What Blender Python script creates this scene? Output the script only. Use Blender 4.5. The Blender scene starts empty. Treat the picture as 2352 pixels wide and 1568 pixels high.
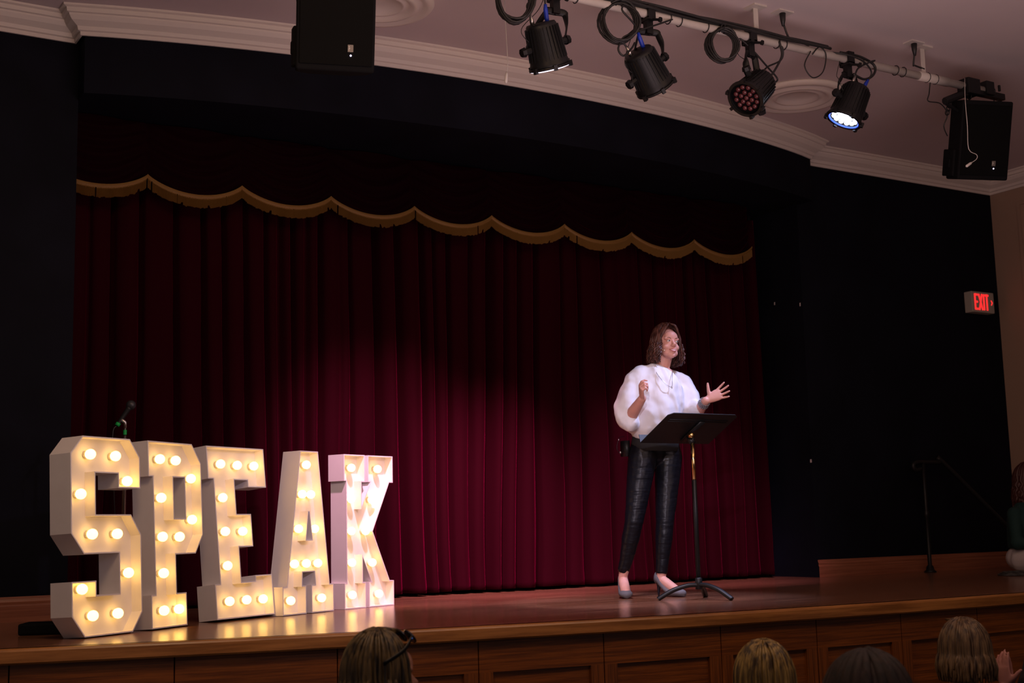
import bpy, bmesh, math, random
from mathutils import Vector, Matrix, geometry, noise
random.seed(7)
PI = math.pi
V = Vector
S = bpy.context.scene
COL = S.collection
# ------------------------------------------------------------------ camera
CAM = V((0, 0, .44))                       # stage deck is z = 0, hall floor z = -1.1
FW = V((0.51775206, 0.84366128, 0.14201569))
RT = V((0.85390679, -0.51982266, -0.02505185))
UP = V((-0.0526877, -0.13423881, 0.98954735))
F = 3007.7
cd = bpy.data.cameras.new('camera'); cam = bpy.data.objects.new('camera', cd); COL.objects.link(cam)
cd.sensor_width = 36; cd.lens = F / 2352 * 36
M3 = Matrix((RT, UP, -FW)).transposed()
cam.matrix_world = Matrix.Translation(CAM) @ M3.to_4x4()
cd.clip_start = .05; cd.clip_end = 100
cd.dof.use_dof = True; cd.dof.focus_distance = 7.4; cd.dof.aperture_fstop = 4
S.camera = cam
S.view_settings.view_transform = 'Standard'; S.view_settings.look = 'None'
S.view_settings.exposure = 0; S.view_settings.gamma = 1
try: S.view_settings.use_curve_mapping = False
except Exception: pass
# ------------------------------------------------------------------ world
w = bpy.data.worlds.new('hall_gloom'); S.world = w; w.use_nodes = True
w.node_tree.nodes['Background'].inputs[0].default_value = (1, .76, .74, 1)
w.node_tree.nodes['Background'].inputs[1].default_value = .1

def ray(px, py): return FW + RT * ((px - 1176) / F) - UP * ((py - 784) / F)
def at_y(px, py, y): d = ray(px, py); return CAM + d * (y / d.y)
def at_z(px, py, z): d = ray(px, py); return CAM + d * ((z - .44) / d.z)

def light(name, kind, loc, to, power, col, **k):
    l = bpy.data.lights.new(name, kind); o = bpy.data.objects.new(name, l); COL.objects.link(o)
    o.location = loc; o.rotation_euler = (V(to) - V(loc)).to_track_quat('-Z', 'Y').to_euler()
    l.energy = power; l.color = col
    for a, b in k.items(): setattr(l, a, b)
    return o
PY, PZ = 5.7, 3.355                        # the lighting pipe
# stage lights (these two sit in the mouths of fixtures hung on the pipe; built further down)
LAMPS = []   # (position of lens, aim)
light('beam_blue', 'SPOT', (5.98, 5.68, 2.93), (4.85, 6.35, .3), 230, (.55, .6, 1), spot_size=math.radians(44), spot_blend=.6, shadow_soft_size=.07)
light('beam_pool', 'SPOT', (3.87, 5.78, 2.93), (4.75, 6.5, .0), 300, (.86, .76, 1), spot_size=math.radians(31), spot_blend=.55, shadow_soft_size=.07)
# front-of-house spotlights on the hall ceiling behind the back row
light('house_spot', 'SPOT', (-.6, -.4, 2.7), (5.05, 6.7, .75), 820, (.95, .82, 1), spot_size=math.radians(17), spot_blend=.9, shadow_soft_size=.06)
light('house_spot', 'SPOT', (2.7, -.2, 2.9), (3.5, 7.6, .5), 620, (1, .72, .88), spot_size=math.radians(22), spot_blend=1, shadow_soft_size=.06)
light('curtain_fill', 'SPOT', (3.1, 5.8, 3.05), (4.15, 8.2, .0), 850, (1, .45, .68), spot_size=math.radians(48), spot_blend=1, shadow_soft_size=.05)  # added near the pipe to redden the curtain, no fixture holds it
light('curtain_fill', 'SPOT', (4.0, 5.95, 2.95), (4.95, 8.2, .15), 820, (1, .45, .68), spot_size=math.radians(38), spot_blend=1, shadow_soft_size=.05)  # second added curtain light, without a fixture
light('curtain_fill', 'SPOT', (5.62, 5.85, 2.95), (6.45, 8.2, .1), 560, (1, .45, .68), spot_size=math.radians(42), spot_blend=1, shadow_soft_size=.05)  # added to lift the right part of the curtain, no fixture
light('house_spot', 'SPOT', (4.1, -.2, 2.9), (2.0, 6.4, .35), 130, (.85, .72, 1), spot_size=math.radians(24), spot_blend=1, shadow_soft_size=.06)
# added fill lights over the audience, standing for no particular lamp
light('ceiling_fill', 'AREA', (3.8, 2.6, 1.0), (3.9, 3.3, 3.6), 90, (1, .71, .73), shape='DISK', size=4.0)  # unseen upward fill, added to brighten the ceiling
light('front_fill', 'AREA', (1.2, 3.6, 3.2), (1.7, 5.8, -.2), 26, (1, .62, .34), shape='DISK', size=1.0)  # unseen warm fill, added to brighten the left nosing

light('front_fill', 'AREA', (4.2, 2.4, 3.2), (4.2, 5.2, -.4), 26, (1, .62, .34), shape='RECTANGLE', size=4.0, size_y=.6)  # wide unseen fill, added to brighten the oak stage front

# ------------------------------------------------------------------ materials
def mat(name, col, rough=.6, metal=0, spec=.5, bump=0, bscale=40, vary=0, vscale=6, emit=None, estr=0, sheen=0, sheencol=None, coat=0, stretch=None, ss=0, bdist=.01):
    m = bpy.data.materials.new(name); m.use_nodes = True; nt = m.node_tree; N = nt.nodes; L = nt.links
    b = N['Principled BSDF']
    b.inputs['Base Color'].default_value = (*col, 1); b.inputs['Roughness'].default_value = rough
    b.inputs['Metallic'].default_value = metal; b.inputs['Specular IOR Level'].default_value = spec
    if coat: b.inputs['Coat Weight'].default_value = coat; b.inputs['Coat Roughness'].default_value = .1
    if sheen:
        b.inputs['Sheen Weight'].default_value = sheen; b.inputs['Sheen Roughness'].default_value = .35
        b.inputs['Sheen Tint'].default_value = (*(sheencol or col), 1)
    if ss: b.inputs['Subsurface Weight'].default_value = ss; b.inputs['Subsurface Scale'].default_value = .01
    if emit: b.inputs['Emission Color'].default_value = (*emit, 1); b.inputs['Emission Strength'].default_value = estr
    tc = N.new('ShaderNodeTexCoord'); mp = N.new('ShaderNodeMapping'); L.new(tc.outputs['Object'], mp.inputs[0])
    if stretch: mp.inputs['Scale'].default_value = stretch
    if vary:
        n = N.new('ShaderNodeTexNoise'); n.inputs['Scale'].default_value = vscale; n.inputs['Detail'].default_value = 4
        L.new(mp.outputs[0], n.inputs[0])
        r = N.new('ShaderNodeValToRGB'); r.color_ramp.elements[0].position = .3; r.color_ramp.elements[1].position = .7
        r.color_ramp.elements[0].color = (*[c * (1 - vary) for c in col], 1)
        r.color_ramp.elements[1].color = (*[min(1, c * (1 + vary)) for c in col], 1)
        L.new(n.outputs[0], r.inputs[0]); L.new(r.outputs[0], b.inputs['Base Color'])
    if bump:
        n = N.new('ShaderNodeTexNoise'); n.inputs['Scale'].default_value = bscale; n.inputs['Detail'].default_value = 3
        L.new(mp.outputs[0], n.inputs[0])
        q = N.new('ShaderNodeBump'); q.inputs['Strength'].default_value = bump; q.inputs['Distance'].default_value = bdist
        L.new(n.outputs[0], q.inputs['Height']); L.new(q.outputs[0], b.inputs['Normal'])
    return m

def wood(name, c1, c2, rough, grain, coat=0, planks=0, bump=.03, arch=True):
    """oak: stretched noise for the grain plus broad cathedral figure; planks>0 adds board joints across y"""
    m = bpy.data.materials.new(name); m.use_nodes = True; nt = m.node_tree; N = nt.nodes; L = nt.links
    b = N['Principled BSDF']; b.inputs['Roughness'].default_value = rough
    if coat: b.inputs['Coat Weight'].default_value = coat; b.inputs['Coat Roughness'].default_value = .08
    tc = N.new('ShaderNodeTexCoord'); mp = N.new('ShaderNodeMapping'); mp.inputs['Scale'].default_value = grain
    L.new(tc.outputs['Object'], mp.inputs[0])
    n = N.new('ShaderNodeTexNoise'); n.inputs['Scale'].default_value = 1; n.inputs['Detail'].default_value = 6; n.inputs['Roughness'].default_value = .65
    L.new(mp.outputs[0], n.inputs[0])
    r = N.new('ShaderNodeValToRGB'); r.color_ramp.elements[0].position = .35; r.color_ramp.elements[1].position = .68
    r.color_ramp.elements[0].color = (*c1, 1); r.color_ramp.elements[1].color = (*c2, 1)
    src = n.outputs[0]
    if arch:
        mp2 = N.new('ShaderNodeMapping'); mp2.inputs['Scale'].default_value = [g * .12 for g in grain]
        L.new(tc.outputs['Object'], mp2.inputs[0])
        wv = N.new('ShaderNodeTexNoise'); wv.inputs['Scale'].default_value = 1.3; wv.inputs['Detail'].default_value = 1
        L.new(mp2.outputs[0], wv.inputs[0])
        mu = N.new('ShaderNodeMath'); mu.operation = 'MULTIPLY'; mu.inputs[1].default_value = 26
        sn = N.new('ShaderNodeMath'); sn.operation = 'SINE'
        L.new(wv.outputs[0], mu.inputs[0]); L.new(mu.outputs[0], sn.inputs[0])
        ad = N.new('ShaderNodeMath'); ad.operation = 'MULTIPLY_ADD'; ad.inputs[1].default_value = .07
        L.new(sn.outputs[0], ad.inputs[0]); L.new(n.outputs[0], ad.inputs[2]); src = ad.outputs[0]
    L.new(src, r.inputs[0]); out = r.outputs[0]
    if planks:
        br = N.new('ShaderNodeTexBrick'); br.inputs['Scale'].default_value = 1; br.inputs['Mortar Size'].default_value = .0012
        br.inputs['Brick Width'].default_value = 1.3; br.inputs['Row Height'].default_value = planks
        br.inputs['Color1'].default_value = (.75, .75, .75, 1); br.inputs['Color2'].default_value = (1, 1, 1, 1); br.inputs['Mortar'].default_value = (.25, .25, .25, 1)
        L.new(tc.outputs['Object'], br.inputs[0])
        mx = N.new('ShaderNodeMix'); mx.data_type = 'RGBA'; mx.blend_type = 'MULTIPLY'; mx.inputs['Factor'].default_value = 1
        L.new(out, mx.inputs['A']); L.new(br.outputs[0], mx.inputs['B']); out = mx.outputs['Result']
    L.new(out, b.inputs['Base Color'])
    q = N.new('ShaderNodeBump'); q.inputs['Strength'].default_value = bump; q.inputs['Distance'].default_value = .01
    L.new(n.outputs[0], q.inputs['Height']); L.new(q.outputs[0], b.inputs['Normal'])
    return m

M = {}
M['black_wall'] = mat('black painted wall', (.0045, .005, .010), .8, spec=.12, bump=.1, bscale=30, vary=.25, vscale=3)
M['ceiling'] = mat('ceiling plaster', (.62, .53, .53), .85, vary=.04, vscale=1.2)
M['crown'] = mat('cream crown moulding paint', (.72, .64, .58), .6)
M['side_wall'] = mat('beige wall paint', (.36, .24, .17), .7, bump=.05)
M['deck'] = wood('varnished stage boards', (.16, .062, .032), (.33, .155, .085), .2, (1.6, 38, 20), planks=.07, bump=.07, arch=False)
M['oak'] = wood('golden oak', (.105, .028, .004), (.24, .070, .009), .38, (4.0, 4.0, 130), bump=.05)
M['oak_v'] = wood('golden oak upright', (.10, .028, .004), (.23, .067, .009), .38, (130, 130, 4), bump=.05)
M['oak_edge'] = wood('oak nosing', (.22, .085, .02), (.42, .18, .05), .3, (3, 3, 50), bump=.04)
M['base'] = wood('red oak baseboard', (.22, .07, .035), (.36, .13, .07), .4, (2, 30, 60), bump=.04, arch=False)
M['velvet'] = mat('burgundy velvet', (.020, .0002, .003), .9, spec=.05, bump=.06, bscale=300, sheen=.22, sheencol=(.8, .0, .13))
M['valance'] = mat('dark burgundy velvet', (.008, .0002, .0015), .9, spec=.05, sheen=.16, sheencol=(.5, .0, .06))
M['gold'] = mat('gold bullion fringe', (.21, .105, .022), .6, bump=.3, bscale=200)
M['letter'] = mat('white letter board', (.80, .76, .74), .55, vary=.03, vscale=8)
M['bulb'] = mat('warm bulb', (1, .8, .5), .3, emit=(1, .56, .13), estr=6.5)
M['socket'] = mat('white socket', (.8, .75, .6), .5)
M['black'] = mat('black powder coat', (.009, .009, .010), .42, spec=.3)
M['grille'] = mat('black perforated grille', (.004, .004, .004), .8, spec=.08)
M['black_matte'] = mat('matte black', (.006, .006, .007), .8, spec=.1)
M['cable'] = mat('black rubber cable', (.013, .013, .014), .5)
M['pipe'] = mat('white painted pipe', (.55, .5, .46), .5, vary=.08, vscale=10)
M['white_cord'] = mat('white cord', (.7, .66, .62), .5)
M['blue_plug'] = mat('blue cable connector', (.01, .04, .45), .4)
M['steel'] = mat('bright steel', (.55, .53, .5), .3, metal=1)
M['brass'] = mat('polished brass tube', (.75, .55, .25), .22, metal=1)
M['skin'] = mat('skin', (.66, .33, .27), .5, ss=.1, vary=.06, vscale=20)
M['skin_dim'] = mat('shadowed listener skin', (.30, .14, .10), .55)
M['lips'] = mat('lips', (.5, .13, .13), .4)
M['white'] = mat('tooth and eye white', (.8, .78, .76), .3)
M['iris'] = mat('blue grey iris', (.06, .09, .12), .2)
M['brow'] = mat('brown brow', (.20, .09, .06), .7)
M['blouse'] = mat('white cotton poplin', (.80, .79, .83), .8, spec=.2, bump=.22, bscale=5, stretch=(1.4, 1.4, .6), bdist=.05)
M['leather'] = mat('black coated legging fabric', (.005, .005, .008), .36, spec=.25, bump=.32, bscale=4, stretch=(1, 1, 8), bdist=.02)
M['waist'] = mat('black cotton top hem', (.01, .01, .012), .8)
M['suede'] = mat('grey suede', (.13, .12, .135), .8)
M['heel'] = mat('glossy black heel', (.01, .01, .02), .15)
M['red_sign'] = mat('lit red sign lettering', (.8, .02, .02), .4, emit=(1, .03, .03), estr=1.1)
M['sign_box'] = mat('grey beige sign housing', (.42, .38, .32), .5)
M['lens_on'] = mat('lit white diode', (.8, .85, 1), .3, emit=(.75, .82, 1), estr=14)
M['lens_glow'] = mat('lit lavender rim', (.8, .8, 1), .3, emit=(.85, .8, 1), estr=1.6)
M['lens_off'] = mat('dark red diode lens', (.12, .03, .035), .12, spec=.8)
M['green'] = mat('green tape', (.0, .35, .06), .5, emit=(0, .5, .08), estr=.0)
M['led'] = mat('small lit indicator', (.7, .6, 1), .3, emit=(.75, .65, 1), estr=5)
M['badge'] = mat('speaker badge', (.25, .22, .19), .4, metal=.6)
M['chip'] = mat('bare plaster chip', (.55, .5, .5), .8)

def add_folds(m, scale, dist, direction, strength, bd):
    nt = m.node_tree; N = nt.nodes; L = nt.links; b = N['Principled BSDF']; old = b.inputs['Normal'].links[0].from_node
    tc = N.new('ShaderNodeTexCoord'); wv = N.new('ShaderNodeTexWave'); wv.bands_direction = direction; wv.inputs['Scale'].default_value = scale
    wv.inputs['Distortion'].default_value = dist; wv.inputs['Detail'].default_value = 1.5; wv.inputs['Detail Scale'].default_value = 1.2
    L.new(tc.outputs['Object'], wv.inputs[0]); q = N.new('ShaderNodeBump'); q.inputs['Strength'].default_value = strength; q.inputs['Distance'].default_value = bd
    L.new(wv.outputs[1], q.inputs['Height']); L.new(old.outputs[0], q.inputs['Normal']); L.new(q.outputs[0], b.inputs['Normal'])
add_folds(M['blouse'], 3.2, 7, 'X', .55, .02)
def hairmat(name, c1, c2, rough=.45):
    m = mat(name, c1, rough, spec=.4); nt = m.node_tree; N = nt.nodes; L = nt.links; b = N['Principled BSDF']
    tc = N.new('ShaderNodeTexCoord'); mp = N.new('ShaderNodeMapping'); mp.inputs['Scale'].default_value = (70, 70, 5)
    n = N.new('ShaderNodeTexNoise'); n.inputs['Scale'].default_value = 1; n.inputs['Detail'].default_value = 3
    r = N.new('ShaderNodeValToRGB'); r.color_ramp.elements[0].position = .38; r.color_ramp.elements[1].position = .64
    r.color_ramp.elements[0].color = (*c1, 1); r.color_ramp.elements[1].color = (*c2, 1)
    L.new(tc.outputs['Object'], mp.inputs[0]); L.new(mp.outputs[0], n.inputs[0]); L.new(n.outputs[0], r.inputs[0]); L.new(r.outputs[0], b.inputs['Base Color'])
    q = N.new('ShaderNodeBump'); q.inputs['Strength'].default_value = .6; q.inputs['Distance'].default_value = .004
    L.new(n.outputs[0], q.inputs['Height']); L.new(q.outputs[0], b.inputs['Normal'])
    return m
M['hair_brown'] = hairmat('chestnut hair', (.028, .009, .007), (.115, .042, .03), .4)
M['hair_blonde'] = hairmat('blonde streaked hair', (.035, .02, .007), (.30, .20, .06))
M['hair_streak'] = hairmat('dark hair with blonde streaks', (.012, .008, .004), (.13, .085, .03))
M['hair_dark'] = hairmat('dark curly hair', (.006, .003, .003), (.02, .009, .007), .7)
M['hair_ash'] = hairmat('ash bob hair', (.04, .022, .012), (.16, .10, .05))

# ------------------------------------------------------------------ mesh helpers
def obj(name, bm, m, parent=None, smooth=False, mods=None):
    me = bpy.data.meshes.new(name); bm.normal_update(); bm.to_mesh(me); bm.free()
    me.materials.append(m)
    if smooth: me.polygons.foreach_set('use_smooth', [True] * len(me.polygons))
    o = bpy.data.objects.new(name, me); COL.objects.link(o)
    if parent: o.parent = parent
    if mods: mods(o)
    return o
def tag(o, label, cat, group=None, kind=None):
    o['label'] = label
    if cat: o['category'] = cat
    if group: o['group'] = group
    if kind: o['kind'] = kind
    return o
def struct(name, bm, m, label=None, parent=None, smooth=False):
    o = obj(name, bm, m, parent, smooth)
    if not parent:
        o['kind'] = 'structure'
        if label: o['label'] = label
    return o
def thing(name, label, cat, loc=(0, 0, 0), rotz=0, group=None):
    o = bpy.data.objects.new(name, None); COL.objects.link(o); o.empty_display_size = .05
    o.location = loc; o.rotation_euler = (0, 0, rotz)
    return tag(o, label, cat, group)
def dup(root, mw, label, group=None):
    r = root.copy(); COL.objects.link(r); r.matrix_world = mw
    if label: r['label'] = label
    if group: r['group'] = group
    for ch in list(root.children):
        c = ch.copy(); COL.objects.link(c); c.parent = r
        for g in list(ch.children):
            d = g.copy(); COL.objects.link(d); d.parent = c
    return r
def box(bm, x0, x1, y0, y1, z0, z1, mw=None):
    vs = [bm.verts.new((x, y, z)) for x in (x0, x1) for y in (y0, y1) for z in (z0, z1)]
    if mw is not None:
        for v in vs: v.co = mw @ v.co
    for f in ((0, 1, 3, 2), (4, 6, 7, 5), (0, 4, 5, 1), (2, 3, 7, 6), (0, 2, 6, 4), (1, 5, 7, 3)):
        bm.faces.new([vs[i] for i in f])
    return vs
def bevel(o, w=.005, seg=2):
    md = o.modifiers.new('bevel', 'BEVEL'); md.width = w; md.segments = seg; md.limit_method = 'ANGLE'
def frame(t, up=None):
    t = V(t).normalized(); up = V(up) if up is not None else V((0, 0, 1))
    if abs(t.dot(up.normalized())) > .97: up = V((1, 0, 0)) if abs(t.x) < .9 else V((0, 1, 0))
    a = t.cross(up).normalized(); b = a.cross(t).normalized(); return a, b
def loft(bm, pts, rad, seg=12, up=None, cap=True, closed=False):
    """rad: number or (ra, rb) per point; a = sideways, b = towards up"""
    pts = [V(p) for p in pts]; n = len(pts); rings = []; pa = None
    for i, p in enumerate(pts):
        if closed: t = pts[(i + 1) % n] - pts[i - 1]
        else: t = pts[min(i + 1, n - 1)] - pts[max(i - 1, 0)]
        if t.length < 1e-9: t = V((0, 0, 1))
        if up is None and pa is not None:
            t.normalize(); b = t.cross(pa)
            b.normalize(); a = b.cross(t).normalized()
            b = a.cross(t)
            b.normalize()
        else: a, b = frame(t, up)
        pa = a
        r = rad[i] if isinstance(rad, (list, tuple)) else rad
        ra, rb = r if isinstance(r, (list, tuple)) else (r, r)
        rings.append([bm.verts.new(p + a * (math.cos(k * 2 * PI / seg) * ra) + b * (math.sin(k * 2 * PI / seg) * rb)) for k in range(seg)])
    for i in range(n if closed else n - 1):
        A, B = rings[i], rings[(i + 1) % n]
        for k in range(seg): bm.faces.new((A[k], A[(k + 1) % seg], B[(k + 1) % seg], B[k]))
    if cap and not closed: bm.faces.new(rings[0][::-1]); bm.faces.new(rings[-1])
def fixn(bm): bmesh.ops.recalc_face_normals(bm, faces=bm.faces)
def limb(bm, pts, rad, seg=14):
    """capsule chain for voxel fusing: loft plus balls at the joints"""
    loft(bm, pts, rad, seg)
    for p, r in zip(pts, rad):
        r = r if not isinstance(r, (list, tuple)) else min(r)
        ell(bm, p, (r, r, r), 10, 8)
def limb_flat(bm, pts, rad, seg=14):
    loft(bm, pts, rad, seg)
    for p, r in list(zip(pts, rad))[:-1]: ell(bm, p, (r, r, r), 10, 8)
def ell(bm, c, r, u=16, v=10, mw=None):
    m = Matrix.Translation(V(c)) @ (mw.to_4x4() if mw is not None else Matrix()) @ Matrix.Diagonal((*r, 1))
    bmesh.ops.create_uvsphere(bm, u_segments=u, v_segments=v, radius=1, matrix=m)
def smooth_path(pts, n=8):
    pts = [V(p) for p in pts]; out = []
    for i in range(len(pts) - 1):
        p0, p1, p2, p3 = pts[max(i - 1, 0)], pts[i], pts[i + 1], pts[min(i + 2, len(pts) - 1)]
        for k in range(n):
            t = k / n
            out.append(.5 * ((2 * p1) + (p2 - p0) * t + (2 * p0 - 5 * p1 + 4 * p2 - p3) * t * t + (3 * p1 - p0 - 3 * p2 + p3) * t ** 3))
    out.append(pts[-1]); return out
def lathe(bm, prof, seg=24, mw=None, closed_top=True):
    rings = []
    for r, z in prof:
        rings.append([bm.verts.new((r * math.cos(k * 2 * PI / seg), r * math.sin(k * 2 * PI / seg), z)) for k in range(seg)])
    for A, B in zip(rings, rings[1:]):
        for k in range(seg): bm.faces.new((A[k], A[(k + 1) % seg], B[(k + 1) % seg], B[k]))
    if closed_top: bm.faces.new(rings[0][::-1]); bm.faces.new(rings[-1])
    if mw is not None:
        for R in rings:
            for v in R: v.co = mw @ v.co
def sweep(bm, path, prof):
    """profile (out, up) swept along a horizontal path with mitred corners; out points to the left of travel"""
    n = len(path); rings = []
    for i in range(n):
        p = V(path[i]); d1 = (p - V(path[i - 1])).normalized() if i else None
        d2 = (V(path[i + 1]) - p).normalized() if i < n - 1 else None
        if d1 is None: d1 = d2
        if d2 is None: d2 = d1
        n1 = V((-d1.y, d1.x, 0)); n2 = V((-d2.y, d2.x, 0)); m = (n1 + n2).normalized(); m /= max(.5, m.dot(n1))
        rings.append([bm.verts.new(p + m * a + V((0, 0, b))) for a, b in prof])
    for A, B in zip(rings, rings[1:]):
        for k in range(len(prof) - 1): bm.faces.new((A[k], A[k + 1], B[k + 1], B[k]))
    return rings
def fuse(vox, sm=6, disp=None):
    def f(o):
        r = o.modifiers.new('fuse', 'REMESH'); r.mode = 'VOXEL'; r.voxel_size = vox; r.use_smooth_shade = True
        if sm: s = o.modifiers.new('smooth', 'SMOOTH'); s.iterations = sm; s.factor = .5
        if disp:
            t = bpy.data.textures.new('folds', 'CLOUDS'); t.noise_scale = disp[1]; t.noise_depth = 2
            d = o.modifiers.new('folds', 'DISPLACE'); d.texture = t; d.strength = disp[0]; d.mid_level = .58; d.texture_coords = 'LOCAL'
    return f

# ------------------------------------------------------------------ the setting
def edge_y(x): return 5.09 + .0286 * (x - 6.3) ** 2          # bowed stage front
WY, XL, XR, XC, ZT, CZ, OPZ = 7.81, 1.775, 7.607, 10.066, 3.41, 3.56, 3.06
xs = [-1.6 + i * .12 for i in range(98)]
bm = bmesh.new()                                             # deck
top = [bm.verts.new((x, edge_y(x) + .02, 0)) for x in xs]; back = [bm.verts.new((x, 8.9, 0)) for x in xs]
t2 = [bm.verts.new((x, edge_y(x) + .02, -.04)) for x in xs]; b2 = [bm.verts.new((x, 8.9, -.04)) for x in xs]
for i in range(len(xs) - 1):
    bm.faces.new((top[i], top[i + 1], back[i + 1], back[i])); bm.faces.new((t2[i], b2[i], b2[i + 1], t2[i + 1]))
    bm.faces.new((t2[i], t2[i + 1], top[i + 1], top[i])); bm.faces.new((b2[i + 1], b2[i], back[i], back[i + 1]))
fixn(bm)
struct('floor', bm, M['deck'], 'varnished wooden stage deck with narrow boards')
bm = bmesh.new()                                             # nosing
prof = [(-.05, .0), (0, .0), (.008, -.004), (.012, -.012), (.012, -.058), (.006, -.066), (-.05, -.066)]
sweep(bm, [(x, edge_y(x), 0) for x in reversed(xs)], prof); fixn(bm)
struct('trim_1', bm, M['oak_edge'], 'rounded oak nosing along the bowed front edge of the stage')
# panelled oak front
def fy(x, d): return edge_y(x) + .03 + d
def strip(bm, x0, x1, z0, z1, d0, d1, n=6):
    """curved board between x0..x1; face at depth d0, sides back to d1"""
    X = [x0 + (x1 - x0) * i / n for i in range(n + 1)]
    fr = [[bm.verts.new((x, fy(x, d0), z)) for z in (z0, z1)] for x in X]; bk = [[bm.verts.new((x, fy(x, d1), z)) for z in (z0, z1)] for x in X]
    for i in range(n):
        bm.faces.new((fr[i][0], fr[i + 1][0], fr[i + 1][1], fr[i][1])); bm.faces.new((fr[i][1], fr[i + 1][1], bk[i + 1][1], bk[i][1])); bm.faces.new((bk[i][0], bk[i + 1][0], fr[i + 1][0], fr[i][0]))
    bm.faces.new((bk[0][0], fr[0][0], fr[0][1], bk[0][1])); bm.faces.new((fr[n][0], bk[n][0], bk[n][1], fr[n][1]))
J = [-1.6, -.87, -.2, .46, 1.11, 1.755, 2.444, 3.096, 3.734, 4.396, 5.0, 5.595, 6.2, 6.82, 7.45, 8.1, 8.75, 9.4, 10.05]
bm = bmesh.new(); bv = bmesh.new()
for a, b in zip(J, J[1:]):
    strip(bm, a + .003, b - .003, -.215, -.06, 0, .04); strip(bm, a + .003, b - .003, -1.1, -.92, 0, .04)
    strip(bv, a + .003, a + .07, -.92, -.215, 0, .04, 2); strip(bv, b - .07, b - .003, -.92, -.215, 0, .04, 2)
    strip(bm, a + .07, b - .07, -.92, -.215, .018, .04)
fixn(bm); fixn(bv)
fr_ = struct('wall_front', bm, M['oak'], 'panelled oak front of the stage')
struct('stile', bv, M['oak_v'], parent=fr_)
bm = bmesh.new(); strip(bm, -1.6, 10.05, -1.1, -.05, .06, .1, 60); fixn(bm); struct('backing', bm, M['black_matte'], parent=fr_)
# black proscenium walls
bm = bmesh.new(); box(bm, -1.6, XL, WY, WY + .5, 0, CZ); struct('wall_left', bm, M['black_wall'], 'black painted wall left of the stage opening')
bm = bmesh.new(); box(bm, XR, XC, WY, WY + .55, 0, CZ); struct('wall_right', bm, M['black_wall'], 'black painted wall right of the stage opening')
bm = bmesh.new(); box(bm, -1.6, XC, 8.9, 9.0, 0, CZ); struct('wall_back', bm, M['black_wall'], 'black rear wall behind the curtain')
arc = []
for i in range(41):
    t = i / 40; x = 1.772 + t * (7.64 - 1.772); arc.append((x, 7.66 - .405 * (1 - (2 * t - 1) ** 2) ** .9, 0))
bm = bmesh.new()                                             # bowed header with flat soffit
ft = [bm.verts.new((x, y, CZ)) for x, y, _ in arc]; fb = [bm.verts.new((x, y, OPZ)) for x, y, _ in arc]; sb = [bm.verts.new((x, 8.9, OPZ)) for x, y, _ in arc]
for i in range(40):
    bm.faces.new((fb[i], fb[i + 1], ft[i + 1], ft[i])); bm.faces.new((sb[i], sb[i + 1], fb[i + 1], fb[i]))
bm.faces.new((bm.verts.new((arc[0][0], WY, OPZ)), fb[0], ft[0], bm.verts.new((arc[0][0], WY, CZ))))
bm.faces.new((fb[-1], bm.verts.new((arc[-1][0], WY, OPZ)), bm.verts.new((arc[-1][0], WY, CZ)), ft[-1]))
fixn(bm); struct('wall_header', bm, M['black_wall'], 'black bowed header wall above the stage opening')
# crown moulding
cp = [(0, 0), (.012, 0), (.014, .022), (.03, .026), (.036, .048), (.05, .056), (.075, .072), (.092, .094), (.094, .104), (.108, .108), (.112, .132), (.13, .138), (.132, .15), (0, .15)]
path = [(-1.6, WY, ZT), (XL - .02, WY, ZT), (XL - .02, arc[0][1] , ZT)] + [(x, y, ZT) for x, y, _ in arc[1:-1]] + [(XR + .035, arc[-1][1], ZT), (XR + .035, WY, ZT), (XC, WY, ZT), (XC, 1.0, ZT)]
bm = bmesh.new(); sweep(bm, path, [(-a, b) for a, b in cp]); fixn(bm)
struct('trim_2', bm, M['crown'], 'stepped cream crown moulding under the ceiling')
bm = bmesh.new(); box(bm, -2.5, XC, -1.5, 9.0, CZ, CZ + .1); struct('ceiling', bm, M['ceiling'], 'smooth pale ceiling')
# right side wall with picture frame mouldings
sw = bmesh.new(); box(sw, XC, XC + .12, -1.5, 9.0, -1.1, CZ); sw_o = struct('wall_side', sw, M['side_wall'], 'beige side wall with framed panels')
bm = bmesh.new()
def wframe(y0, y1, z0, z1, wd=.03, d=.016):
    box(bm, XC - d, XC, y0, y1, z0, z0 + wd); box(bm, XC - d, XC, y0, y1, z1 - wd, z1); box(bm, XC - d, XC, y0, y0 + wd, z0 + wd, z1 - wd); box(bm, XC - d, XC, y1 - wd, y1, z0 + wd, z1 - wd)
for yy in (7.52, 6.0, 4.5): wframe(yy - 1.25, yy, 1.55, 3.28); wframe(yy - 1.25, yy, -.3, 1.28)
struct('panel_moulding', bm, M['side_wall'], parent=sw_o)
# baseboards
bp = [(0, 0), (.018, 0), (.018, .085), (.012, .095), (.014, .11), (.008, .125), (.006, .138), (0, .138)]
bm = bmesh.new(); sweep(bm, [(XR, WY, 0), (XC, WY, 0)], [(-a, b) for a, b in bp]); fixn(bm); struct('baseboard_right', bm, M['base'], 'red oak baseboard on the right black wall')
bm = bmesh.new(); sweep(bm, [(-1.6, WY, 0), (XL, WY, 0)], [(-a, b) for a, b in bp]); fixn(bm); struct('baseboard_left', bm, M['base'], 'red oak baseboard on the left black wall')
bm = bmesh.new(); box(bm, -3, XC, -1.5, 6.0, -1.2, -1.1); struct('floor_hall', bm, mat('dark hall carpet', (.02, .012, .012), .9), 'dark hall floor below the stage')
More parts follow.
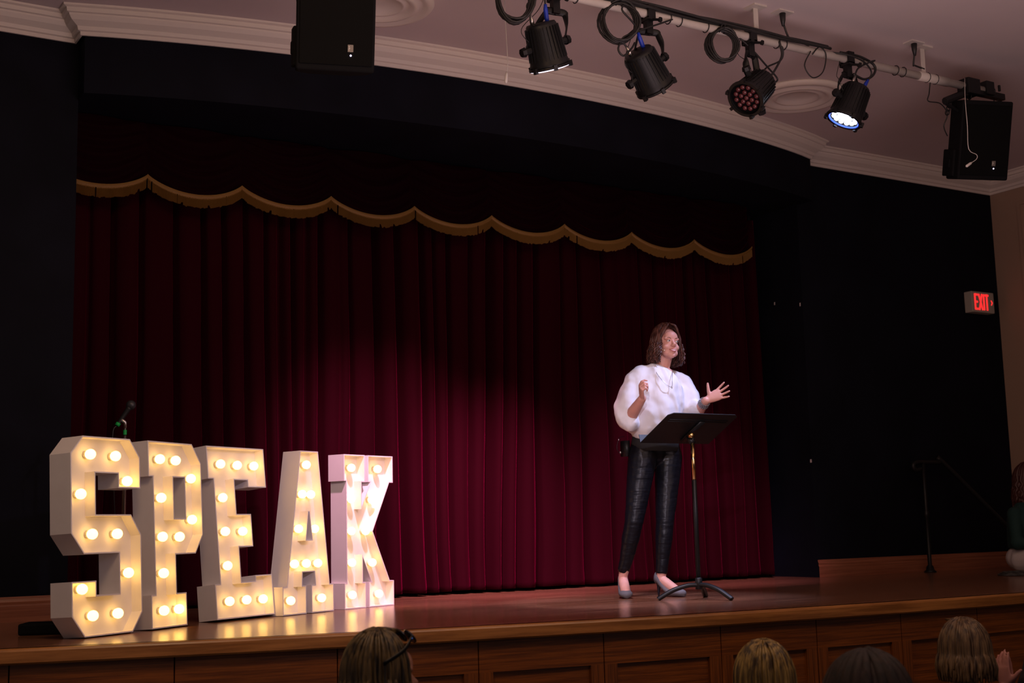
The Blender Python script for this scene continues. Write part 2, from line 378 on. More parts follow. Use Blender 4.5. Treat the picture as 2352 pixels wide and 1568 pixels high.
# chipped paint on the jamb
bm = bmesh.new()
for px, py, a, b in ((1864.5, 1058, .008, .013), (1837.5, 699, .006, .014), (1779, 697, .005, .012), (1733, 693, .006, .006)):
    yy = WY + .01 if px > 1830 else WY + .28
    p = at_y(px, py, yy); d = ray(px, py); p = CAM + d * ((XR - .0015) / d.x)
    if p.y < WY: p.y = WY + .006
    box(bm, XR - .002, XR + .001, p.y - a, p.y + a, p.z - b, p.z + b)
struct('trim_3', bm, M['chip'], 'small chips in the black paint of the jamb')
bm = bmesh.new(); box(bm, 7.50, 7.53, 8.30, 8.33, 0, OPZ); struct('trim_4', bm, M['black'], 'thin black edge strip at the back of the jamb')

# ceiling medallions around recessed lights
def medallion(c, R, label):
    bm = bmesh.new()
    lathe(bm, [(R, 0), (R, -.012), (R * .95, -.03), (R * .86, -.035), (R * .8, -.018), (R * .74, -.018), (R * .70, -.034), (R * .62, -.04), (R * .56, -.02), (R * .5, -.012), (R * .46, -.024), (R * .42, -.026), (R * .38, -.004), (.02, -.002)], 48)
    o = obj('ceiling_medallion', bm, M['crown'], smooth=True); o.location = c; return tag(o, label, 'ceiling medallion')
medallion((6.71, 6.82, CZ - .001), .36, 'round ringed ceiling medallion behind the lit spotlight')
medallion((3.25, 6.71, CZ - .001), .33, 'round ringed ceiling medallion beside the left loudspeaker')

# ------------------------------------------------------------------ curtain
random.seed(11)
FL = []; x = 1.45                      # (left edge, width, depth of the fold towards the hall; negative = deep recess)
while x < 7.42:
    wd = random.choice((.07, .09, .12, .15, .19, .11)); FL.append((x, wd, random.uniform(.03, .075))); x += wd
    if random.random() < .75: wd = random.choice((.025, .03, .04, .055)); FL.append((x, wd, -random.uniform(.07, .17))); x += wd
    elif random.random() < .5: wd = .03; FL.append((x, wd, -.02)); x += wd
def cury(x, z):
    q = 0; lean = .06 * noise.noise(V((x * .9, 5, 0))) * (2.6 - z) + .012 * noise.noise(V((x * 3.0, z * .9, 0))) * (2.6 - z)
    xx = x + lean
    for a, wd, d in FL:
        if a <= xx < a + wd:
            t = (xx - a) / wd; k = 1 if d < 0 else (.55 + .45 * min(1, (2.7 - z) / 1.6)); q = -d * math.sin(PI * t) ** (.6 if d > 0 else .8) * k
            break
    return 8.19 + q + .012 * noise.noise(V((xx * 11, z * .5, 3))) + .03 * noise.noise(V((xx * 2.2, z * .35, 8)))
bm = bmesh.new(); nx = 1100; zs = [.012 + i * (3.0 / 16) for i in range(17)]; zs = [.012, .06, .13] + zs[1:]
zs = sorted(zs); rows = []
for z in zs:
    rows.append([bm.verts.new((1.45 + 5.98 * i / nx, cury(1.45 + 5.98 * i / nx, z) - (.006 if z < .1 else 0), z + (.012 * noise.noise(V((i * .02, 0, 0))) if z < .02 else 0))) for i in range(nx + 1)])
for A, B in zip(rows, rows[1:]):
    for i in range(nx): bm.faces.new((A[i], A[i + 1], B[i + 1], B[i]))
def cm(o): s = o.modifiers.new('smooth', 'SMOOTH'); s.iterations = 3; q = o.modifiers.new('thick', 'SOLIDIFY'); q.thickness = .004
cur = obj('stage_curtain', bm, M['velvet'], None, True, cm)
tag(cur, 'burgundy velvet stage curtain hanging in deep folds to the stage floor', 'curtain')
# valance with scalloped edge
VY = 8.03
pk = [(-40, 420), (337, 402), (553, 428), (757, 458), (948, 479), (1125, 498), (1292, 518), (1446, 538), (1590, 558), (1722, 563)]
PK = [at_y(*q, VY) for q in pk]; PK[0] = V((PK[1].x - .64, VY, PK[1].z)); 
zp = sum(p.z for p in PK[1:-1]) / 8
low = .105
def edge_z(x):
    for i in range(len(PK) - 1):
        if PK[i].x <= x <= PK[i + 1].x + 1e-6:
            t = (x - PK[i].x) / (PK[i + 1].x - PK[i].x)

            t = min(1, max(0, t)); return zp - low * (4 * t * (1 - t)) ** .85, t, i
    return zp, 0, 0
bm = bmesh.new(); x0, x1 = PK[0].x + .01, PK[-1].x; nx = 620; rows = []
for j in range(33):
    v = j / 32; row = []
    for i in range(nx + 1):
        x = x0 + (x1 - x0) * i / nx; ez, t, s = edge_z(x); z = ez + (3.05 - ez) * v
        g = 4 * t * (1 - t); wob = noise.noise(V((s * 3.1, z * 3, 0)))
        ph = (z + .16 * g * (1 - v * .6)) / (.075 + .02 * math.sin(s * 2.3)) * 2 * PI + wob * 3
        y = VY + (math.sin(ph) * .026 * g ** .5 - .03 * g) * (1 - .3 * v) + .018 * (1 - g) ** 4
        row.append(bm.verts.new((x, y, z)))
    rows.append(row)
for A, B in zip(rows, rows[1:]):
    for i in range(nx): bm.faces.new((A[i], A[i + 1], B[i + 1], B[i]))
val = thing('valance', 'dark red swagged valance with gold fringe across the top of the stage opening', 'valance', (4.55, VY, 3.05))
vo = obj('swag_cloth', bm, M['valance'], None, True); vo.parent = val; vo.matrix_parent_inverse = Matrix.Translation(-V((4.55, VY, 3.05)))
bm = bmesh.new(); n = int((x1 - x0) / .0045); A = None
random.seed(3); jit = 0
for i in range(n + 1):
    x = x0 + (x1 - x0) * i / n; ez, t, s = edge_z(x); g = 4 * t * (1 - t); yb = VY - .03 * g - .022
    if i % 3 == 0: jit = random.uniform(-.004, .005) + (random.random() < .03) * .02
    c = .006 * (1 if i % 2 else -1); sway = .003 * noise.noise(V((x * 14, 1, 2)))
    R = [bm.verts.new((x, yb - .006, ez + .012)), bm.verts.new((x, yb - .010, ez)), bm.verts.new((x, yb - .004, ez - .012)), bm.verts.new((x + sway, yb + c, ez - .02)), bm.verts.new((x + sway * 2, yb + c + sway, ez - .073 + jit))]
    if A and not (random.random() < .012):
        for k in range(4): bm.faces.new((A[k], R[k], R[k + 1], A[k + 1]))
    elif A:
        for k in range(2): bm.faces.new((A[k], R[k], R[k + 1], A[k + 1]))
    A = R
fo = obj('fringe', bm, M['gold']); fo.parent = val; fo.matrix_parent_inverse = Matrix.Translation(-V((4.55, VY, 3.05))); fo['label'] = 'gold bullion fringe'

# ------------------------------------------------------------------ marquee letters
def inset(poly, d):
    n = len(poly); out = []
    for i in range(n):
        p0, p, p1 = V(poly[i - 1]), V(poly[i]), V(poly[(i + 1) % n])
        a = (p - p0).normalized(); b = (p1 - p).normalized(); na = V((-a.y, a.x)); nb = V((-b.y, b.x))
        m = (na + nb).normalized(); m /= max(.35, m.dot(na)); out.append((p.x + m.x * d, p.y + m.y * d))
    return out
def area(p): return sum(p[i - 1][0] * p[i][1] - p[i][0] * p[i - 1][1] for i in range(len(p))) / 2
LD, REC, TH = .125, .06, .006
bulb_me = None
def letter(ch, outer, holes, bulbs, anchor, ang, lean, label):
    """local: x along the face, y away from the audience, z up; face at y=0"""
    a0 = V(anchor); root = thing('marquee_letter', label, 'letter', a0, math.radians(ang), 'white marquee letters along the stage edge')
    root.rotation_mode = 'XYZ'
    lz = math.sin(math.radians(lean)) * LD + .001
    root.rotation_euler = (-math.radians(lean), 0, math.radians(ang)); root.location.z = lz
    loops = [outer if area(outer) > 0 else outer[::-1]] + [h[::-1] if area(h) > 0 else h for h in holes]
    bm = bmesh.new(); ins = [inset(l, TH) for l in loops]
    for l, k in zip(loops, ins):
        n = len(l)
        of = [bm.verts.new((x, 0, z)) for x, z in l]; ob = [bm.verts.new((x, LD, z)) for x, z in l]
        jf = [bm.verts.new((x, 0, z)) for x, z in k]; jb = [bm.verts.new((x, REC + .004, z)) for x, z in k]
        for i in range(n):
            j = (i + 1) % n
            bm.faces.new((of[i], of[j], jf[j], jf[i])); bm.faces.new((ob[i], ob[j], of[j], of[i])); bm.faces.new((jf[i], jf[j], jb[j], jb[i]))
    # back sheet
    tri = geometry.tessellate_polygon([[V((x, z, 0)) for x, z in l] for l in loops]); flat = [p for l in loops for p in l]
    vb = [bm.verts.new((x, LD, z)) for x, z in flat]
    for t in tri: bm.faces.new([vb[i] for i in t])
    bmesh.ops.remove_doubles(bm, verts=bm.verts, dist=.0003); fixn(bm)
    obj('side_wall', bm, M['letter'], root)
    bm = bmesh.new(); flat = [p for l in ins for p in l]; tri = geometry.tessellate_polygon([[V((x, z, 0)) for x, z in l] for l in ins])
    vb = [bm.verts.new((x, REC, z)) for x, z in flat]
    for t in tri: bm.faces.new([vb[i] for i in t])
    bmesh.ops.recalc_face_normals(bm, faces=bm.faces)
    obj('back_panel', bm, M['letter'], root)
    global bulb_me
    for u, v in bulbs:
        if bulb_me is None:
            b = bmesh.new(); ell(b, (0, -.034, 0), (.0245, .0245, .0245), 20, 12); loft(b, [(0, -.02, 0), (0, -.01, 0)], [.022, .014], 14)
            bo = obj('bulb', b, M['bulb'], root, True)
            s = bmesh.new(); loft(s, [(0, -.016, 0), (0, 0, 0)], [.016, .018], 14); so = obj('socket', s, M['socket'], bo, True)
            bulb_me = (bo, so)
        else:
            bo = bulb_me[0].copy(); COL.objects.link(bo); bo.parent = root; so = bulb_me[1].copy(); COL.objects.link(so); so.parent = bo
        bo.location = (u, REC - .002, v)
    return root
LT = {
 'S': ([(.08, 0), (.398, 0), (.467, .09), (.467, .455), (.398, .552), (.16, .552), (.16, .745), (.313, .745), (.313, .677), (.467, .677), (.467, .826), (.398, .914), (.08, .914), (0, .832), (0, .466), (.08, .372), (.312, .372), (.312, .184), (.158, .184), (.158, .25), (0, .25), (0, .095)], [],
   [(.156, .833), (.325, .831), (.404, .713), (.091, .647), (.162, .463), (.329, .462), (.403, .277), (.093, .215), (.16, .092), (.326, .092)], (1.484, 6.166, 0), 33.7, 2.4, .08),
 'P': ([(0, 0), (.285, 0), (.285, .162), (.205, .162), (.205, .353), (.372, .353), (.44, .448), (.44, .815), (.365, .914), (0, .914), (0, .738), (.035, .738), (.035, .162), (0, .162)], [[(.2, .738), (.294, .738), (.294, .532), (.2, .532)]],
   [(.129, .829), (.259, .827), (.385, .738), (.132, .636), (.385, .527), (.135, .443), (.274, .441), (.136, .264), (.132, .082), (.253, .082)], (1.861, 6.417, 0), 36.8, 2.7, 0),
 'E': ([(0, 0), (.465, 0), (.465, .218), (.325, .218), (.325, .186), (.21, .186), (.21, .373), (.326, .373), (.326, .55), (.208, .55), (.208, .735), (.317, .735), (.317, .697), (.47, .697), (.47, .914), (0, .914), (0, .738), (.042, .738), (.042, .183), (0, .183)], [],
   [(.135, .823), (.27, .82), (.409, .82), (.135, .641), (.137, .46), (.278, .459), (.137, .278), (.134, .091), (.271, .091), (.407, .088)], (2.289, 6.723, 0), 29.7, 5.5, 0),
 'A': ([(0, 0), (.204, 0), (.204, .155), (.17, .155), (.174, .229), (.279, .229), (.286, .155), (.25, .155), (.25, 0), (.452, 0), (.452, .155), (.417, .155), (.326, .912), (.166, .912), (.036, .155), (0, .155)], [[(.233, .565), (.21, .41), (.262, .41), (.239, .565)]],
   [(.25, .835), (.21, .667), (.287, .666), (.174, .472), (.318, .47), (.134, .277), (.239, .277), (.342, .275), (.098, .077), (.372, .077)], (2.722, 6.906, 0), 28.5, .8, 0),
 'K': ([(0, 0), (.19, 0), (.19, .15), (.163, .15), (.163, .297), (.24, .15), (.216, .15), (.216, 0), (.449, 0), (.449, .15), (.41, .15), (.256, .45), (.414, .745), (.449, .745), (.449, .908), (.216, .908), (.216, .746), (.237, .746), (.157, .6), (.157, .746), (.188, .746), (.188, .908), (0, .908), (0, .75), (.02, .75), (.02, .15), (0, .15)], [],
   [(.094, .83), (.335, .828), (.092, .643), (.279, .64), (.092, .454), (.22, .452), (.094, .268), (.279, .262), (.096, .079), (.337, .073)], (3.216, 7.187, 0), 23.8, 0, 0)}
LBL = {'S': 'white marquee letter S with ten warm bulbs, nearest the stage edge', 'P': 'white marquee letter P with ten warm bulbs, just behind the S',
       'E': 'white marquee letter E with ten warm bulbs, middle of the row', 'A': 'white marquee letter A with ten warm bulbs, between the E and K',
       'K': 'white marquee letter K with ten warm bulbs, end of the row nearest the speaker'}
for ch, (o_, h_, b_, an, ang, lean, off) in LT.items():
    L_ = V((math.cos(math.radians(ang)), math.sin(math.radians(ang)), 0))
    letter(ch, o_, h_, b_, V(an) - L_ * off, ang, lean, LBL[ch])

# ------------------------------------------------------------------ pipe, fixtures, cables
bm = bmesh.new(); loft(bm, [(.6, PY, PZ), (7.46, PY, PZ)], .026, 16)
loft(bm, [(6.72, PY, PZ), (7.0, PY, PZ)], .031, 16)
pipe = obj('lighting_pipe', bm, M['pipe'], None, True); tag(pipe, 'long white lighting pipe hung level below the ceiling', 'pipe')
for x in (2.4, 5.30, 6.772):
    bm = bmesh.new(); box(bm, x - .05, x + .05, PY - .05, PY + .05, CZ - .012, CZ); box(bm, x - .018, x + .018, PY - .003, PY + .003, PZ + .02, CZ)
    obj('hanger', bm, M['pipe'], pipe)
for x in (3.97, 4.62, 4.70, 4.9, 5.46, 5.52, 6.18, 6.5, 6.57, 6.8, 6.88, 7.45):
    bm = bmesh.new(); loft(bm, [(x, PY + .032 * math.cos(a), PZ + .032 * math.sin(a)) for a in [k * PI / 6 for k in range(12)]], .003, 6, closed=True, cap=False)
    obj('cable_tie', bm, M['cable'], pipe, True)

def cable(name, pts, r, label, cat='cable', m='cable', n=6, group=None):
    bm = bmesh.new(); loft(bm, smooth_path(pts, n), r, 8); o = obj(name, bm, M[m], None, True); return tag(o, label, cat, group)
# cable bundle lashed along the pipe
def wob(x, k): return V((x, PY - .03 + .014 * math.sin(x * 3.1 + k * 2) , PZ + .028 + .012 * math.sin(x * 4.3 + k * 1.7)))
bm = bmesh.new()
for k in range(4):
    xe = (5.95, 6.05, 5.3, 5.9)[k]
    P_ = [wob(1.2 + i * .18, k) + V((0, 0, (k % 2) * .008)) for i in range(int((xe - 1.2) / .18) + 1)]
    loft(bm, smooth_path(P_, 3), .0085, 6)
o = obj('cable_bundle', bm, M['cable'], None, True); tag(o, 'bundle of black cables lashed along the white pipe', 'cable')

def coil(c, rx, rz, turns, seed, label, tilt=.5):
    random.seed(seed); pts = []; n = 22
    for i in range(turns * n):
        a = i / n * 2 * PI + PI / 2; j = .08 * math.sin(i * .13 + seed)
        e = V((math.cos(a) * rx * (1 + j * .5 + .05 * math.sin(i * .05 * seed)), 0, math.sin(a) * rz * (1 + j))) 
        y = (i / (turns * n) - .5) * .05 + .008 * math.sin(i * .7)
        pts.append(V(c) + V((e.x * math.cos(tilt), e.x * -math.sin(tilt) + y, e.z)))
    bm = bmesh.new(); loft(bm, pts, .0075, 6)
    for s in (-1, 1): loft(bm, [V(c) + V((s * .01, -.02, rz + .03)), V(c) + V((s * .02, 0, rz - .02)), V(c) + V((0, .02, rz + .03))], .005, 6)
    o = obj('cable_coil', bm, M['cable'], None, True); return tag(o, label, 'cable coil', 'coiled cables tied to the pipe')
def ctr(px, py, y=PY - .03): return at_y(px, py, y)
coil(ctr(1182, -8), .095, .14, 6, 1, 'black cable coil hanging beside the leftmost spotlight')
coil(ctr(1423, 50), .10, .115, 7, 2, 'black cable coil hanging beside the second spotlight from the left')
coil(ctr(1660, 104), .082, .1, 7, 3, 'black cable coil hanging beside the spotlight with dark lens')

cable('cable_loop', [ctr(1862, 118), ctr(1848, 150), ctr(1866, 178), ctr(1890, 165), ctr(1897, 125), ctr(1882, 108), ctr(1866, 125)], .004, 'thin black cable loop hanging left of the blue-white spotlight', group='loose cable loops on the pipe')
cable('cable_loop', [ctr(1930, 120), ctr(1975, 130), ctr(2008, 150), ctr(2006, 172), ctr(1985, 182), ctr(1960, 170)], .008, 'thick black cable loop right of the blue-white spotlight', group='loose cable loops on the pipe')
cable('cable_loop', [ctr(1790, 95), ctr(1796, 125), ctr(1786, 150), ctr(1770, 175), ctr(1762, 178)], .007, 'black cable loop right of the dark red lensed spotlight', group='loose cable loops on the pipe')
cable('cable_loop', [ctr(1446, 22), ctr(1468, 38), ctr(1462, 62), ctr(1432, 90), ctr(1420, 112), ctr(1432, 128), ctr(1450, 112), ctr(1458, 98)], .006, 'black cable loop left of the spotlight tilted away', group='loose cable loops on the pipe')

def build_fixture(label, lens):
    """LED par can: local -Z is the beam axis, origin at the body centre"""
    r = bpy.data.objects.new('stage_spotlight', None); COL.objects.link(r); r.empty_display_size = .05; tag(r, label, 'spotlight', 'spotlights on the pipe')
    bm = bmesh.new()
    lathe(bm, [(.03, .128), (.078, .125), (.084, .115), (.086, .09), (.098, -.03), (.106, -.085), (.11, -.095), (.11, -.108), (.104, -.112), (.101, -.1)], 32, closed_top=False)
    lathe(bm, [(.0, .1285), (.03, .128)], 12, closed_top=False)
    obj('housing', bm, M['black'], r, True)
    bm = bmesh.new()
    for k in range(28):
        a = k * 2 * PI / 28; mw = Matrix.Rotation(a, 4, 'Z')
        vs = box(bm, .08, .094, -.0018, .0018, -.07, .105, mw)
        for v in vs:
            if v.co.z < 0: q = V((v.co.x, v.co.y)).normalized() * .013; v.co.x += q.x; v.co.y += q.y
    obj('cooling_fins', bm, M['black'], r)
    bm = bmesh.new()
    lathe(bm, [(.100, -.106), (.117, -.106), (.119, -.112), (.117, -.118), (.100, -.118), (.100, -.106)], 32, closed_top=False)
    for a in (0, 1.2, 2.1, 3.4, 4.4, 5.4):
        mw = Matrix.Rotation(a, 4, 'Z'); box(bm, .108, .128, -.01, .01, -.128, -.098, mw)
    obj('front_ring', bm, M['black'], r)
    ln = bmesh.new(); face = {'on': 'lens_on', 'rim': 'lens_glow', 'off': 'lens_off', 'dark': 'lens_off'}[lens]
    if lens == 'rim':
        lathe(ln, [(.099, -.106), (.111, -.116), (.111, -.122), (.094, -.126), (.04, -.126), (.001, -.126)], 32, closed_top=False)
    else:
        for q in range(19):
            if q == 0: x = y = 0
            elif q < 7: x, y = .036 * math.cos(q * PI / 3), .036 * math.sin(q * PI / 3)
            else: x, y = .071 * math.cos(q * PI / 6), .071 * math.sin(q * PI / 6)
            ell(ln, (x, y, -.098), (.0155, .0155, .012), 12, 8)
    obj('lens', ln, M[face], r, True)
    if lens == 'on':
        bm = bmesh.new(); lathe(bm, [(.1, -.109), (.104, -.116), (.096, -.116), (.092, -.109)], 32, closed_top=False); obj('lit_rim', bm, mat('blue lit rim', (.05, .1, .8), .3, emit=(.02, .08, 1), estr=.8), r)
    bm = bmesh.new(); lathe(bm, [(0.001, -.09), (.1, -.09), (.1, -.1)], 32, closed_top=False); obj('lens_plate', bm, M['black_matte'], r)
    # tail plugs
    bm = bmesh.new(); loft(bm, [(.045, 0, .12), (.045, 0, .14), (.05, 0, .185), (.056, 0, .215)], [.011, .013, .0125, .008], 10); obj('data_plug', bm, M['blue_plug'], r, True)
    bm = bmesh.new(); loft(bm, [(-.045, .01, .12), (-.045, .01, .15), (-.047, .01, .185)], [.012, .012, .009], 10); obj('power_plug', bm, M['steel'], r, True)
    return r
def hang(px, py, dirv, xp, label, lens, sh, spin=0, yo=.0):
    """fixture body seen at (px,py); dirv = beam direction; xp = where it clamps to the pipe"""
    c = at_y(px, py, PY + yo); d = V(dirv).normalized()
    # local axes: z = -d ; x = pivot axis kept horizontal
    z = -d; x = V((1, 0, 0)) - z * z.x; x.normalize(); x = Matrix.Rotation(spin, 3, z) @ x; y = z.cross(x)
    r = build_fixture(label, lens); r.matrix_world = Matrix.Translation(c) @ Matrix((x, y, z)).transposed().to_4x4()
    inv = r.matrix_world.inverted()
    # yoke: two arms from pivots up to a block under the pipe
    bm = bmesh.new(); T = V((xp, PY, PZ - .045)); K = T - V((0, 0, .065)); hz = V((x.x, x.y, 0)).normalized(); K2 = V((K.x, K.y, K.z))
    for s in (-1, 1):
        pv = c + x * (s * .128); up = K2 + hz * (s * .05)
        pts = smooth_path([pv - (K2 - c).normalized() * .012, pv, (pv + up) / 2 + hz * s * .016, up + hz * s * .012 - V((0, 0, .018)), up, K2], 4)
        loft(bm, [inv @ p for p in pts], [(.0055, .02)] * len(pts), 8, up=inv.to_3x3() @ d.cross(hz).cross(hz))
    obj('yoke', bm, M['black'], r, True)
    for s in (-1, 1):
        bm = bmesh.new(); loft(bm, [inv @ (c + x * (s * .098)), inv @ (c + x * (s * .15))], [.02, .02], 8); loft(bm, [inv @ (c + x * (s * .136)), inv @ (c + x * (s * .158))], [.028, .024], 7)
        obj('tilt_knob', bm, M['black'], r)
    bm = bmesh.new(); iv = inv
    vs = box(bm, K2.x - .022, K2.x + .022, PY - .018, PY + .018, K2.z - .012, PZ - .03)
    box(bm, K2.x - .025, K2.x + .025, PY - .042, PY - .028, PZ - .035, PZ + .03); box(bm, K2.x - .025, K2.x + .025, PY + .028, PY + .045, PZ - .035, PZ + .035); box(bm, K2.x - .025, K2.x + .025, PY - .042, PY + .045, PZ + .028, PZ + .04); box(bm, K2.x - .025, K2.x + .025, PY - .042, PY + .045, PZ - .045, PZ - .028)
    loft(bm, [(K2.x, PY - .02, PZ - .04), (K2.x + .02, PY - .085, PZ - .06)], .008, 8); loft(bm, [(K2.x + .02, PY - .08, PZ - .058), (K2.x + .024, PY - .09, PZ - .062)], .016, 6)
    for v in bm.verts: v.co = iv @ v.co
    obj('clamp', bm, M['black'], r)
    bm = bmesh.new(); loft(bm, smooth_path([inv @ (T + V((-.05, 0, .06))), inv @ (T + V((-.12, -.02, -.08))), inv @ (c + x * -.1 + z * .06 + V((-.04, 0, .05))), inv @ (c + x * -.095 + z * .04)], 6), .0022, 6)
    obj('safety_wire', bm, M['cable'], r, True)
    # feeder cables
    for j, off in enumerate((V((.056, 0, .213)), V((-.047, .01, .18)))):
        s_ = r.matrix_world @ off; q = s_ + z * .06
        top_ = V((xp + (.22 if j else -.16), PY, PZ + .02))
        cable('fixture_cable', [s_, q, q + V((.09 * (1 if j else -1), -.02, .05)), (q + top_) / 2 + V((.06 * (1 if j else -1), -.03, .03)), top_], .0055,
              'thin black cable ' + ('from the steel plug' if j else 'from the blue plug') + ' of the ' + sh, group='cables looping to the spotlights')
    return r
hang(1253, 106, (.45, .29, -1), 3.83, 'black spotlight with glowing lavender rim hanging leftmost of the four on the pipe', 'rim', 'lavender rimmed spotlight')
hang(1487, 162, (.88, .29, -.95), 4.47, 'black spotlight tilted away with dark front, second from the left on the pipe', 'dark', 'spotlight tilted away')
hang(1732, 208, (-.76, -.13, -.62), 5.24, 'black spotlight with unlit dark red lenses, third on the pipe', 'off', 'spotlight with dark red lenses', spin=.4)
hang(1953, 240, (-.43, .22, -1), 6.06, 'black spotlight with bright blue-white lenses lit, nearest the right loudspeaker', 'on', 'blue-white lit spotlight')
# power drops from ceiling
for px, py, qx, qy, lb in ((1797, 28, 1842, 108, 'black power drop cord from the ceiling plate beside the fourth spotlight'), (2099, 98, 2109, 162, 'black power drop cord from the ceiling plate left of the right loudspeaker')):
    a = at_z(px, py, CZ); b = at_y(qx, qy, PY)
    cable('power_cord', [a + V((0, 0, -.0)), a + V((0, 0, -.06)), a * .5 + b * .5 + V((-.03, 0, -.06)), b + V((-.03, 0, .03)), b + V((.06, 0, .02))], .006, lb)
    bm = bmesh.new(); box(bm, a.x - .06, a.x + .06, a.y - .04, a.y + .04, CZ - .008, CZ); o = obj('ceiling_outlet', bm, M['pipe']); bm = bmesh.new(); loft(bm, [(a.x, a.y, CZ - .008), (a.x, a.y, CZ - .05), (a.x, a.y, CZ - .09)], [.02, .017, .008], 12); obj('plug', bm, M['cable'], o, True); tag(o, 'white ceiling outlet plate for the ' + lb.replace('black ', '').split(' from')[0] + (' near the third spotlight' if px < 2000 else ' near the right loudspeaker'), 'outlet')
# hanging choir microphones
def choir(pts, r, label):
    bm = bmesh.new(); loft(bm, smooth_path(pts, 4), .0022, 6); root = thing('hanging_microphone', label, 'microphone', pts[-1])
    o = obj('cord', bm, M['white_cord'], root, True); o.matrix_parent_inverse = Matrix.Translation(-V(pts[-1]))
    d = (V(pts[-1]) - V(pts[-2])).normalized(); bm = bmesh.new(); loft(bm, [V((0, 0, 0)), d * .015, d * .06, d * .068], [.004, .008, .009, .004], 10); obj('capsule', bm, M['white_cord'], root, True)
yq = 5.55
choir([at_z(1158, -70, CZ - .001) * 1, at_y(1160, 30, at_z(1158, -70, CZ).y), at_y(1166, 140, at_z(1158, -70, CZ).y), at_y(1164, 165, at_z(1158, -70, CZ).y)], 0, 'thin white cord with small white microphone hanging left of the leftmost spotlight')
yq = 5.45
choir([at_y(2216, 180, 5.66), at_y(2217, 230, yq + .05), at_y(2222, 290, yq), at_y(2225, 342, yq), at_y(2243, 355, yq), at_y(2243, 365, yq), at_y(2232, 373, yq)], 0, 'thin white cord with small white microphone in front of the right loudspeaker')

# loudspeakers
def speaker(c, rz, tilt, wd, ht, dp, label, led_side=1):
    r = thing('loudspeaker', label, 'loudspeaker', c); r.rotation_euler = (tilt, 0, rz)
    bm = bmesh.new()
    out = [(-wd / 2, -dp / 2), (wd / 2, -dp / 2), (wd / 2 - .01, dp * .1), (wd * .3, dp / 2), (-wd * .3, dp / 2), (-wd / 2 + .01, dp * .1)]
    A = [bm.verts.new((x, y, -ht / 2)) for x, y in out]; B = [bm.verts.new((x, y, ht / 2)) for x, y in out]
    bm.faces.new(A[::-1]); bm.faces.new(B)
    for i in range(6): bm.faces.new((A[i], A[(i + 1) % 6], B[(i + 1) % 6], B[i]))
    fixn(bm); o = obj('cabinet', bm, M['black_matte'], r); bevel(o, .012, 3)
    bm = bmesh.new(); box(bm, -wd / 2 + .015, wd / 2 - .015, -dp / 2 - .008, -dp / 2 + .002, -ht / 2 + .03, ht / 2 - .03); o = obj('grille', bm, M['grille'], r); bevel(o, .004)
    bm = bmesh.new(); box(bm, -wd / 2 - .010, -wd / 2 + .02, -dp * .3, dp * .2, -ht / 2 + .02, -ht * .12); box(bm, -wd / 2 - .016, -wd / 2 + .01, -dp * .15, dp * .1, -ht * .36, -ht * .24); o = obj('side_handle', bm, M['black_matte'], r); bevel(o, .008)
    bm = bmesh.new(); box(bm, wd * .5 - .135, wd * .5 - .108, -dp / 2 - .011, -dp / 2 - .007, -ht / 2 + .095, -ht / 2 + .13); o = obj('badge', bm, M['badge'], r)
    bm = bmesh.new(); 
    for k in range(3): box(bm, wd * .5 - .131, wd * .5 - .127 + .003 * (k % 2), -dp / 2 - .0125, -dp / 2 - .0105, -ht / 2 + .103 + k * .008, -ht / 2 + .107 + k * .008)
    obj('badge_mark', bm, M['white_cord'], o)
    bm = bmesh.new(); ell(bm, (wd * .5 - .12, -dp / 2 - .011, -ht / 2 + .078), (.0045, .003, .0045), 10, 6); obj('indicator', bm, M['led'], r)
    return r
cR = (at_y(2183, 232, 5.75) + at_y(2293, 413, 5.75)) / 2
spR = speaker(cR, math.radians(-20), math.radians(16), .375, .53, .28, 'black loudspeaker hanging by chains at the right end of the pipe')
spL = speaker(V((2.53, 5.74, 2.99)), math.radians(-18), math.radians(16), .385, .56, .29, 'large black loudspeaker at the top left, cut off by the picture top')
def chain(bm, a, b, n=4):
    a = V(a); b = V(b)
    for k in range(n):
        c = a.lerp(b, (k + .5) / n); L = (b - a).length / n * .72; ax = V((1, 0, 0)) if k % 2 else V((0, 1, 0))
        loft(bm, [c + ax * (.016 * math.cos(t)) + V((0, 0, L * math.sin(t))) for t in [q * PI / 6 for q in range(12)]], .004, 6, closed=True, cap=False)
for sp, x0, nm in ((spR, cR.x, 'right'), (spL, 2.52, 'left')):
    r = thing('speaker_bracket', 'black clamp bracket and chains holding the ' + nm + ' loudspeaker to the pipe', 'bracket', (x0, PY, PZ))
    bm = bmesh.new(); box(bm, -.16, .27, -.022, .022, -.045, -.0); box(bm, -.14, -.02, -.05, .05, -.06, .05); box(bm, .06, .14, -.04, .04, -.035, .06)
    for q in (-.1, .08, .17, .24): loft(bm, [(q, 0, .02), (q, 0, .065)], .011, 6)
    o = obj('beam', bm, M['black'], r); bevel(o, .004)
    bm = bmesh.new(); loft(bm, [(-.08, 0, -.03), (-.36, -.02, -.15)], [(.022, .026)] * 2, 8); loft(bm, [(-.36, -.02, -.16), (-.2, .0, -.19), (-.02, .01, -.15)], .012, 8)
    obj('arm', bm, M['black'], r)
    bm = bmesh.new(); chain(bm, (.2, 0, -.04), (.18, .03, -.16 if nm == 'right' else -.08)); chain(bm, (-.07, 0, -.05), (-.09, .03, -.13 if nm == 'right' else -.08), 3); chain(bm, (-.3, -.01, -.15), (-.3, .02, -.22), 3)
    obj('chain', bm, M['black'], r, True)
bC = cR + V((-.26, 0, .24))
cable('speaker_cable', [at_y(2137, 185, 5.7), at_y(2134, 215, 5.7), at_y(2132, 232, 5.68), at_y(2160, 238, 5.7), at_y(2176, 262, 5.72), at_y(2168, 290, 5.75), at_y(2176, 312, 5.78)], .004, 'thin black cable dropping to the right loudspeaker')
